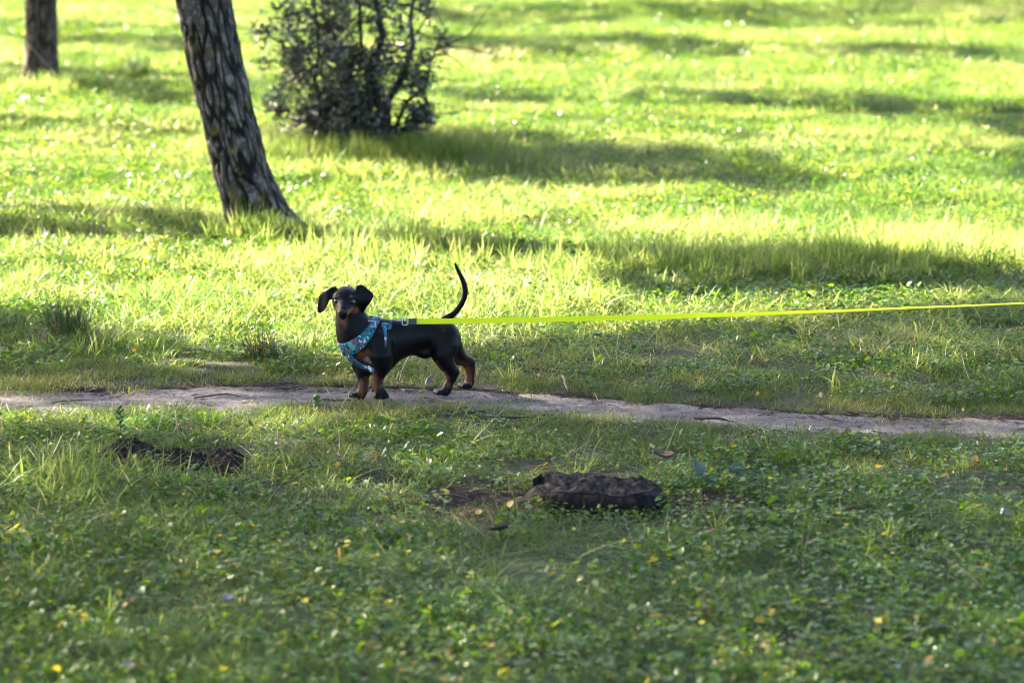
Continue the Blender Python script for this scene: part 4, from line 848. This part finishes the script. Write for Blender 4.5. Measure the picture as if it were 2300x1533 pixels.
# outline of the bush as seen: broad above, narrowing to the stems
oy = [-600, -200, 0, 60, 120, 190, 240, 290, 330]; ol = [560, 540, 545, 570, 565, 575, 600, 640, 690]; orr = [980, 990, 1000, 990, 1018, 975, 965, 960, 950]
wl_ = np.interp(by, oy, ol) + 26 * (fbm(by / 30, by * 0 + 1, 3, 2) - .5) * 2; wr_ = np.interp(by, oy, orr) + 30 * (fbm(by / 26, by * 0 + 7, 5, 2) - .5) * 2
thin = np.where(by > 215, .70, 1.0) * np.where(fbm(cen[:, 0] * 9, cen[:, 2] * 9 + cen[:, 1] * 4, 8, 2) > .43, 1, .06)
kp = (bx > wl_) & (bx < wr_) & (rg.uniform(size=len(cen)) < thin) & (cen[:, 2] > .05); cen = cen[kp]
def leaves_mesh(cen, L, rg, wid=.55, droop=.0):
    N = len(cen); d = rg.normal(size=(N, 3)) * [1, 1, .6]; d /= np.linalg.norm(d, axis=1)[:, None]; s = np.cross(d, rg.normal(size=(N, 3)) * .6 + [0, 0, 1]); s /= np.linalg.norm(s, axis=1)[:, None]; u = np.cross(s, d); ll = rg.uniform(*L, N)[:, None]; w = ll * wid * .5
    V = np.stack([cen, cen + d * ll * .3 + s * w + u * ll * .07, cen + d * ll * .72 + s * w * .85 + u * ll * .07, cen + d * ll, cen + d * ll * .72 - s * w * .85 + u * ll * .07, cen + d * ll * .3 - s * w + u * ll * .07], 1).reshape(-1, 3)
    i = np.arange(N)[:, None] * 6; F_ = np.concatenate([i + [0, 1, 2, 3], i + [0, 3, 4, 5]]); return V, F_
Vl, Fl = leaves_mesh(cen, (.019, .037), rg); me = mesh_from('foliage', local(Vl, bush), Fl); a = me.attributes.new('tint', 'FLOAT', 'POINT'); a.data.foreach_set('value', np.repeat(np.clip(rg.normal(.5, .28, len(cen)), 0, 1), 6).astype(np.float32))
fo = link('foliage', me, M['bush_leaf'], bush); fo['kind'] = 'stuff'

# ------------------------------------------------------------------ grass tussocks
def tussock(px, py, H_, rad, n_, label, seed, arch=.8, fat=1.0, dry=.12):
    rg = np.random.default_rng(seed); g = G(px, py); g[2] = float(relief(np.array([g[0]]), np.array([g[1]]))[0]); o_V = []; o_F = []; tint = []
    for k in range(n_):
        V_, F_, _ = blades(rg, 1, rad, (H_ * .45, H_ * 1.1), (.0016 * fat, .0030 * fat), .38, arch * .55, 6); b0 = len(o_V); o_V += list(V_); o_F += [tuple(b0 + i for i in f) for f in F_]
        t = rg.uniform(.86, 1) if rg.uniform() < dry else rg.uniform(0, .7); tint += [t] * len(V_)
    me = mesh_from('grass_tussock', np.array(o_V), o_F, True); a = me.attributes.new('tint', 'FLOAT', 'POINT'); a.data.foreach_set('value', np.array(tint, np.float32))
    o = link('grass_tussock', me, M['wiry'], None, g); tag(o, label, 'grass', 'wiry grass tussocks'); return o
tussock(155, 752, .175, .065, 300, 'dark wiry grass tussock in the sunny grass at the left edge', 1, dry=.10)
tussock(590, 806, .125, .05, 220, 'small dark wiry tussock with dry stalks just left of the dog', 2, dry=.22)
tussock(300, 178, .20, .10, 150, 'dark green tussock in the shade beside the far trunk', 3, fat=2.0, dry=.02)
tussock(25, 730, .11, .05, 90, 'wiry tussock cut by the left edge of the photo', 4, dry=.10)
tussock(690, 790, .085, .05, 70, 'thin wiry tussock right behind the dog\'s chest', 5, dry=.15)
tussock(1500, 212, .12, .12, 90, 'low dark green tussock far back on the right lawn', 6, fat=2.2, dry=.02)
tussock(760, 320, .20, .13, 260, 'tall bright grass tussock at the foot of the bush', 7, fat=2.0, dry=.02, arch=.6)

# ------------------------------------------------------------------ stump
rg = np.random.default_rng(9)
gs = G(1338, 1132); stump = empty('tree_stump', gs); tag(stump, 'low dark weathered tree stump in the shaded grass in front of the path', 'stump')
th = np.linspace(0, 2 * math.pi, 140, endpoint=False); rr = .150 * (1 + .06 * np.cos(2 * th + .6) + .05 * np.cos(3 * th + 2) + .03 * np.cos(5 * th)); V_ = []; zz = np.linspace(-.04, .048, 30)
bk = []
for z in zz:
    t_ = (z + .04) / .088; f = 1.19 - .15 * t_ - .12 * max(0, (t_ - .75) / .25) ** 2; lo1 = noise2(np.cos(th) * 2.2 + 5, np.sin(th) * 2.2 + z * 5, 6) - .5; fi = .5 * noise2(th * 17, np.full_like(th, z * 30), 7) + .5 * noise2(th * 41, np.full_like(th, z * 60), 17) - .5
    r_ = rr * f + lo1 * .046 + fi * .020; V_ += [(r_[i] * math.cos(th[i]), r_[i] * math.sin(th[i]), z + .030 * lo1[i] * t_ + .008 * fi[i] * t_) for i in range(140)]
F_ = [(j * 140 + i, j * 140 + (i + 1) % 140, (j + 1) * 140 + (i + 1) % 140, (j + 1) * 140 + i) for j in range(29) for i in range(140)]
m, n, l, b = new_mat('stump_bark'); M['stump'] = m
def rotten(n, l, b, stops, sc, scz, bump):
    tc = n.new('ShaderNodeTexCoord'); mp = n.new('ShaderNodeMapping'); mp.inputs['Scale'].default_value = (1, 1, scz); l.new(tc.outputs['Object'], mp.inputs[0]); t = n.new('ShaderNodeTexNoise'); t.inputs['Scale'].default_value = sc; t.inputs['Detail'].default_value = 8; t.inputs['Roughness'].default_value = .7; l.new(mp.outputs[0], t.inputs[0])
    r_ = ramp(n, stops, t.outputs[0], l); l.new(r_.outputs[0], b.inputs['Base Color']); bp = n.new('ShaderNodeBump'); bp.inputs['Strength'].default_value = bump; bp.inputs['Distance'].default_value = .01; l.new(t.outputs[0], bp.inputs['Height']); l.new(bp.outputs[0], b.inputs['Normal']); b.inputs['Roughness'].default_value = .9; b.inputs['Specular IOR Level'].default_value = .2
rotten(n, l, b, [(.35, (.004, .0035, .003)), (.52, (.014, .011, .009)), (.68, (.050, .038, .031))], 30, .4, .9)
link('bark', mesh_from('bark', np.array(V_), F_, True), M['stump'], stump)
top = np.array(V_[-140:]); V_ = []; F_ = []; K = 34
for k in range(K):
    s_ = 1 - k / (K - 1)
    for i in range(140):
        p = top[i] * [s_, s_, 1]; V_.append((p[0], p[1], .0 + p[2] * s_ + (.050 + .03 * (1 - s_) * (noise2(np.array([p[0] * 9]), np.array([p[1] * 9]), 3)[0] - .5)) * (1 - s_) + .002 + (fbm(np.array([p[0] * 45]), np.array([p[1] * 30 + 3]), 4, 5)[0] - .5) * .040 * min(1, (1 - s_) * 5)))
F_ = [(j * 140 + i, j * 140 + (i + 1) % 140, (j + 1) * 140 + (i + 1) % 140, (j + 1) * 140 + i) for j in range(K - 1) for i in range(140)]
m, n, l, b = new_mat('stump_wood'); rotten(n, l, b, [(.38, (.003, .0028, .0025)), (.50, (.014, .011, .010)), (.66, (.070, .062, .060))], 48, 1, 1.0); M['stump_top'] = m
link('cut_top', mesh_from('cut_top', np.array(V_), F_, True), M['stump_top'], stump)
# chunks of bark slipping off the rim
for k in range(6):
    a = rg.uniform(0, 6.283); q = np.array([math.cos(a), math.sin(a), 0]); s = np.array([-q[1], q[0], 0]); c = q * (.155 + rg.uniform(-.004, .012)) + [0, 0, rg.uniform(.005, .035)]; w, h_, t_ = rg.uniform(.012, .028), rg.uniform(.018, .034), rg.uniform(.004, .008)
    mb = MB(); vs = []
    for u_, v_, e_ in [(-1, -1, 0), (1, -1, 0), (1, 1, 0), (-1, 1, 0), (-.7, -.8, 1), (.75, -.7, 1), (.6, .8, 1), (-.8, .7, 1)]: vs.append(c + s * w * u_ * rg.uniform(.8, 1.1) + np.array([0, 0, 1]) * h_ * v_ * rg.uniform(.8, 1.1) + q * t_ * e_ + rg.normal(0, .001, 3))
    mb.add(vs, [(0, 1, 5, 4), (1, 2, 6, 5), (2, 3, 7, 6), (3, 0, 4, 7), (4, 5, 6, 7), (3, 2, 1, 0)]); link('bark_plate', mb.mesh('bark_plate'), M['stump'], stump)

# ------------------------------------------------------------------ soil heaps
M['soil'] = plain('dark_soil', (.018, .013, .011), .95, .15, nscale=70, namp=.6, bump=.6)
def heap(px, py, rx, ry, h_, label, seed):
    rg = np.random.default_rng(seed); o = empty('soil_heap', G(px, py)); tag(o, label, 'soil heap', 'dug up soil heaps')
    u = np.linspace(-1.2, 1.2, 70); X, Y = np.meshgrid(u * rx, u * ry, indexing='ij'); q = np.hypot(X / rx, Y / ry) + .5 * (fbm(X * 14 + seed, Y * 14, seed, 3) - .5)
    Z = h_ * sstep(1.05, .1, q) + .022 * (fbm(X * 60, Y * 60, seed + 4, 3) - .5) * sstep(1.2, .7, q) - .02 * sstep(.9, 1.2, q)
    link('mound', gridmesh('mound', X, Y, Z, False), M['soil'], o)
    mb = MB()
    for k in range(130):
        a = rg.uniform(0, 6.283); t = math.sqrt(rg.uniform()) * 1.05; c = np.array([math.cos(a) * t * rx, math.sin(a) * t * ry, h_ * float(sstep(1.05, .1, np.array(t))) + .003]); r_ = rg.uniform(.003, .011)
        pv = [(0, 0, 1), (1, 0, 0), (0, 1, 0), (-1, 0, 0), (0, -1, 0), (0, 0, -1)]; mb.add([c + (np.array(v) + rg.normal(0, .25, 3)) * r_ for v in pv], [(0, 1, 2), (0, 2, 3), (0, 3, 4), (0, 4, 1), (5, 2, 1), (5, 3, 2), (5, 4, 3), (5, 1, 4)])
    c_ = link('clods', mb.mesh('clods'), M['soil'], o); c_['kind'] = 'stuff'; return o
heap(285, 1030, .085, .15, .044, 'largest dark soil heap with a stick in it at the left', 1)
heap(395, 1044, .095, .13, .029, 'low dark soil heap between two higher heaps at the left', 2)
heap(508, 1044, .060, .11, .034, 'small dark soil heap, rightmost of the three heaps', 3)
def stick(name, pts, rad, label, cat='stick', mt='twig', group=None):
    g = np.array(pts[0]); o_ = empty_free = None; mb = MB(); tube(mb, np.array(pts) - g, rad, 6); o = link(name, mb.mesh(name, True), M[mt], None, g); tag(o, label, cat, group); return o
g = G(300, 1008); stick('stick', [G(300, 1012) + [0, 0, .03], P(300, 985, g[1]) + [0, 0, .0], P(306, 974, g[1])], [.004, .0035, .002], 'short dark stick poking up out of the largest soil heap')
def lying(name, a, b_, r_, label, lift=.006, bendy=.01, cat='twig', mt='twig', seed=0, group=None):
    rg = np.random.default_rng(seed); A_, B_ = G(*a), G(*b_); pts = []
    for t in np.linspace(0, 1, 6): p = A_ + (B_ - A_) * t + rg.normal(0, bendy, 3) * [.3, 1, 0]; p[2] = float(relief(p[:1], p[1:2])[0]) + lift + r_ + abs(rg.normal(0, .002)); pts.append(p)
    return stick(name, pts, [r_, r_ * 1.1, r_, r_ * .9, r_ * .7, r_ * .4], label, cat, mt, group)
lying('twig', (724, 899), (800, 904), .0030, 'thin dark twig on the path in front of the dog\'s far front paw', .012)
lying('twig', (1262, 872), (1275, 896), .0030, 'pale short twig at the upper edge of the path right of the dog', .03, mt='vine', seed=1)
lying('twig', (1048, 948), (1182, 958), .0045, 'dark twig in the short grass just below the path', .02, seed=2, bendy=.03)
lying('twig', (1330, 892), (1352, 906), .0022, 'tiny pale twig on the path in the middle right', .012, mt='vine', seed=3)
lying('twig', (1560, 958), (1650, 966), .0040, 'brown twig lying beside the lower path edge on the right', .02, seed=4)
lying('twig', (440, 893), (560, 889), .0022, 'long thin dark twig on the left part of the path', .012, seed=5)
lying('twig', (610, 878), (690, 874), .0028, 'dark twig along the upper path edge left of the dog', .012, seed=6)
lying('twig', (1850, 938), (1900, 950), .0024, 'small brown twig on the right end of the path', .012, seed=7)
lying('twig', (120, 905), (210, 900), .0020, 'thin twig on the sunlit left end of the path', .012, seed=8)
def chip(name, px, py, w, d_, tilt, label, mt, seed, cat='bark chip', lift=.02):
    rg = np.random.default_rng(seed); o = link(name, None, None, None, None) if False else None; mb = MB(); k = 9; a = np.linspace(0, 6.283, k, endpoint=False); r_ = 1 + rg.normal(0, .12, k)
    top = [np.array([math.cos(a[i]) * w * r_[i], math.sin(a[i]) * d_ * r_[i], .004 + .25 * w * math.cos(a[i]) ** 2]) for i in range(k)]; bot = [p - [0, 0, .006] for p in top]
    mb.add(top + bot + [np.array([0, 0, .003]), np.array([0, 0, -.003])], [(i, (i + 1) % k, 2 * k) for i in range(k)] + [(k + (i + 1) % k, k + i, 2 * k + 1) for i in range(k)] + [(i, k + i, k + (i + 1) % k, (i + 1) % k) for i in range(k)])
    g = G(px, py); g[2] = lift; o = link(name, mb.mesh(name), mt, None, g); o.rotation_euler = (tilt, tilt * .5, rg.uniform(-.4, .4)); tag(o, label, cat); return o
chip('bark_chip', 1112, 1214, .032, .020, -.35, 'dark curved bark chip in the grass below the stump', M['bark_bit'], 1, lift=.028)
chip('bark_chip', 1490, 1046, .026, .014, .3, 'dark bark chip in the grass right behind the stump', M['bark_bit'], 2, lift=.03)
chip('bark_chip', 1895, 1160, .022, .012, .1, 'flat brown bark chip in the grass far right of the stump', M['bark_bit'], 3, lift=.02)
M['pale_leaf'] = plain('pale_dead_leaf', (.20, .165, .170), .6, .3, nscale=60, namp=.2); M['cream_leaf'] = plain('cream_dead_leaf', (.27, .235, .185), .6, .3, nscale=60, namp=.2)
chip('fallen_leaf', 512, 1380, .015, .009, .3, 'pale mauve dead leaf lying in the near grass at lower left', M['pale_leaf'], 4, 'leaf', .035)
chip('fallen_leaf', 2256, 1178, .015, .010, .9, 'cream dead leaf standing in the grass at the right edge', M['cream_leaf'], 5, 'leaf', .03)
chip('fallen_leaf', 962, 866, .006, .016, 1.2, 'pale dead leaf standing at the path edge under the dog\'s belly', M['pale_leaf'], 6, 'leaf', .016)
chip('fallen_leaf', 290, 1530, .014, .009, .3, 'cream dead leaf at the bottom left of the photo', M['cream_leaf'], 7, 'leaf', .03)

# ------------------------------------------------------------------ broad-leaved plant and small sprigs
M['mullein'] = plain('woolly_leaf', (.085, .130, .100), .7, .3, nscale=50, namp=.25, bump=.3)
def big_leaf(base, tip, wid, curl):
    """ribbed leaf blade from base to tip, closed with thickness"""
    base, tip = np.array(base), np.array(tip); d = tip - base; L = np.linalg.norm(d); d = d / L; s = np.cross(d, [0, -1.0, .25]); s /= np.linalg.norm(s); u = np.cross(s, d); V_ = []; F_ = []; nu, nv = 9, 7
    for side in (1, -1):
        for i in range(nu):
            t = i / (nu - 1); w = wid * (math.sin(math.pi * min(1, t * .92 + .04)) ** .7)
            for j in range(nv): v = j / (nv - 1) * 2 - 1; V_.append(base + d * L * t + s * w * v + u * (curl * v * v * w + .002 * math.cos(v * 9) - .25 * L * t * t) + u * .0008 * side)
    for sd in (0, 1):
        b0 = sd * nu * nv
        for i in range(nu - 1):
            for j in range(nv - 1): q = (b0 + i * nv + j, b0 + (i + 1) * nv + j, b0 + (i + 1) * nv + j + 1, b0 + i * nv + j + 1); F_.append(q if sd == 0 else q[::-1])
    return V_, F_
def broad_plant(leaves, label):
    g = G(leaves[0][0], leaves[0][1]); o = empty('broad_leaved_plant', g); tag(o, label, 'plant', 'broad leaved plants behind the stump')
    for (x0, y0, x1, y1, w) in leaves: q = G(x0, y0); V_, F_ = big_leaf(q, P(x1, y1, q[1] + .01), w, .5); link('leaf', mesh_from('leaf', local(V_, o), F_, True), M['mullein'], o)
    return o
broad_plant([(1588, 1082, 1562, 1034, .016), (1595, 1088, 1600, 1060, .010)], 'blue green broad leaf plant just right of the stump')
broad_plant([(1634, 1084, 1666, 1040, .017), (1660, 1075, 1698, 1058, .012)], 'pair of broad blue green leaves farther right of the stump')
def sprig(px, py, h_, n_, label, seed, L=(.010, .018)):
    rg = np.random.default_rng(seed); g = G(px, py); o = empty('sprig', g); tag(o, label, 'plant'); mb = MB(); pts = [np.array([.004 * math.sin(3 * t), 0, h_ * t]) for t in np.linspace(-.1, 1, 6)]; tube(mb, pts, [.0014] * 5 + [.0006], 5); link('stem', mb.mesh('stem', True), M['stem'], o)
    for k in range(n_):
        t = .25 + .75 * k / n_; a = k * 2.4 + rg.uniform(-.3, .3); d = np.array([math.cos(a), math.sin(a), .7]); d /= np.linalg.norm(d); b0 = np.array([.004 * math.sin(3 * t), 0, h_ * t]); V_, F_ = big_leaf(b0, b0 + d * rg.uniform(*L), .004, .4); link('leaf', mesh_from('leaf', np.array(V_), F_, True), M['stem'], o)
sprig(708, 925, .048, 12, 'small leafy green sprig at the lower path edge left of the dog\'s paws', 1)
sprig(268, 975, .075, 11, 'tall thin leafy sprig standing in front of the sunlit path at left', 2, (.012, .02))

# ------------------------------------------------------------------ yellow wildflowers
rg = np.random.default_rng(21)
def flower_protos():
    out = []
    for k in range(4):
        mb = MB(); hh = .045 + .012 * k; tube(mb, [np.array([0, 0, -.005]), np.array([.003, 0, hh * .5]), np.array([.001 * k, .001, hh])], [.0010, .0009, .0007], 5); st = mb.mesh('stem', True); st.materials.append(M['stem']); hd = []
        for j in range(1 + k % 3):
            mb = MB(); c = np.array([.001 * k, .001, hh]) + (rg.normal(0, .006, 3) if j else 0)
            for q in range(5):
                a = q * 1.2566 + rg.uniform(-.15, .15); d = np.array([math.cos(a), math.sin(a), .35]); s = np.array([-math.sin(a), math.cos(a), 0]); mb.add([c, c + d * .0045 + s * .003, c + d * .0075, c + d * .0045 - s * .003], [(0, 1, 2, 3)])
            V_, F_ = ellipsoid(c + [0, 0, .001], (.0018, .0018, .0018), np.eye(3), 6, 4); mb.add(V_, F_); me = mb.mesh('flower_head'); me.materials.append(M['petal']); hd.append(me)
        out.append((st, hd))
    return out
FP = flower_protos()
FL = [(241,1003),(196,1027),(287,1040),(348,1052),(572,1052),(428,1068),(313,1100),(102,1225),(265,1200),(200,1285),(270,1304),(285,1350),(228,1358),(793,1265),(820,1300),(876,1300),(926,1268),(517,1326),(691,1418),(880,1422),(387,1500),(359,1482),(993,1168),
      (1607,1050),(1733,1112),(1671,1177),(1504,1160),(1461,1104),(1872,1193),(1896,1222),(2200,1253),(2166,1196),(1547,1304),(1600,1324),(1516,1340),(1520,1382),(1470,1427),(1714,1451),(1741,1466),(1592,1480),(1628,1533),(1652,1538),(1977,1478),(2059,1488),(2264,1451),(1724,1514),(1791,1540),(1280,1240),(1130,1440),(1050,1330)]
def zone(px, py):
    if py < 1120 and px < 620: return 'among the dark soil heaps at left'
    if px < 620: return 'in the near grass at lower left' if py < 1400 else 'at the bottom edge on the left'
    if px < 1440: return 'in the near grass below the stump'
    if py < 1270: return 'in the grass right of the stump'
    return 'in the lower right grass' if py < 1460 else 'near the bottom edge on the right'
ORD = ['leftmost', 'second from left', 'third from left', 'fourth from left', 'fifth from left', 'sixth from left', 'seventh from left', 'eighth from left', 'ninth from left', 'tenth from left', 'eleventh from left']
def flower_label(px, py):
    z = zone(px, py); mates = sorted(q for q in FL if zone(*q) == z); i = mates.index((px, py)); w = 'rightmost' if i == len(mates) - 1 and i else ORD[i]
    return 'small yellow wildflower ' + z + ', ' + w + ' there'
PF = [(947, 924, 'yellow wildflower rising in front of the path under the dog'), (905, 930, 'low yellow wildflower on the lower path edge near the front paws'), (1300, 942, 'yellow wildflower at the lower path edge in the middle'), (1342, 978, 'yellow wildflower a step below the path in the middle'), (1410, 985, 'yellow wildflower on the right below the path bend'), (1160, 945, 'lone yellow wildflower below the path right of the dog')]
for k, it in enumerate([(a, b_, None) for a, b_ in FL] + PF):
    px, py, lab = it; g = G(px, py); g[2] = float(relief(np.array([g[0]]), np.array([g[1]]))[0]); o = empty('yellow_wildflower', g); o.rotation_euler = (rg.normal(0, .15), rg.normal(0, .15), rg.uniform(0, 6.28)); o.scale = (rg.uniform(.72, 1.05),) * 3
    tag(o, lab or flower_label(px, py), 'flower', 'yellow wildflowers'); st, hd = FP[k % 4]
    link('stem', st, None, o)
    for me in hd: link('flower_head', me, None, o)

# ------------------------------------------------------------------ litter on the path and bare patches
if QUICK < 1:
    rg = np.random.default_rng(5)
    def pebble(rg):
        pv = [(0, 0, .7), (1, 0, 0), (0, 1, 0), (-1, 0, 0), (0, -1, 0), (0, 0, -.7)]; r_ = rg.uniform(.0018, .0045); return [np.array(v) * r_ + rg.normal(0, r_ * .2, 3) for v in pv], [(0, 1, 2), (0, 2, 3), (0, 3, 4), (0, 4, 1), (5, 2, 1), (5, 3, 2), (5, 4, 3), (5, 1, 4)]
    def needle(rg):
        V_ = []; F_ = []
        for k in range(3): a = rg.uniform(0, 6.28); d = np.array([math.cos(a), math.sin(a), rg.normal(0, .06)]); s = np.array([-d[1], d[0], 0]) * rg.uniform(.0006, .0016); c = rg.normal(0, .012, 3) * [1, 1, 0] + [0, 0, .003]; L = rg.uniform(.01, .03); b0 = len(V_); V_ += [c - d * L - s, c - d * L + s, c + d * L + s * .5, c + d * L - s * .5, c - d * L + [0, 0, .002], c + d * L + [0, 0, .002]]; F_ += [(b0, b0 + 1, b0 + 2, b0 + 3), (b0 + 4, b0 + 1, b0 + 2, b0 + 5), (b0, b0 + 4, b0 + 5, b0 + 3)]
        return V_, F_
    M['pebble'] = leafy('path_pebble', [(0, (.05, .04, .036)), (.6, (.18, .15, .14)), (1, (.32, .28, .265))], 0.0, .8, .3)
    M['litter'] = leafy('needle_litter', [(0, (.030, .020, .016)), (.6, (.080, .050, .036)), (1, (.18, .12, .08))], 0.0, .8, .2)
    C_peb = protos('pebble', M['pebble'], [pebble(rg) for _ in range(5)]); C_ndl = protos('needle', M['litter'], [needle(rg) for _ in range(6)])
    k = 9000; x = rng.uniform(-2.6, 2.6, k); A, B = path_edges(x); y = B + (A - B) * rng.uniform(-.05, 1.05, k); p = np.stack([x, y], 1)
    o = put('path_pebbles', C_peb, 5, p, np.ones(k, bool), .5, 1.3, rng.uniform(0, 1, k), None, .3, 'small pebbles and grit on the dirt path', 'pebbles')
    k = 4500; x = rng.uniform(-2.6, 2.6, k); A, B = path_edges(x); u_ = rng.uniform(0, 1, k); u_ = np.where(rng.uniform(size=k) < .6, 1.08 - .35 * u_ ** 2.0, u_); y = B + (A - B) * u_; p = np.stack([x, y], 1)
    q = np.concatenate([np.stack([G(1060, 1135)[0] + rng.normal(0, .11, 600), G(1060, 1135)[1] + rng.normal(0, .09, 600)], 1), np.stack([G(1338, 1120)[0] + rng.normal(0, .15, 500), G(1338, 1120)[1] + rng.normal(0, .17, 500)], 1), np.stack([G(1590, 1132)[0] + rng.normal(0, .07, 220), G(1590, 1132)[1] + rng.normal(0, .05, 220)], 1)])
    p = np.concatenate([p, q]); o = put('needle_litter', C_ndl, 6, p, np.ones(len(p), bool), .5, 1.2, rng.uniform(0, 1, len(p)) ** 1.5, None, .12, 'brown pine needles and bark crumbs along the path and around the stump', 'litter')
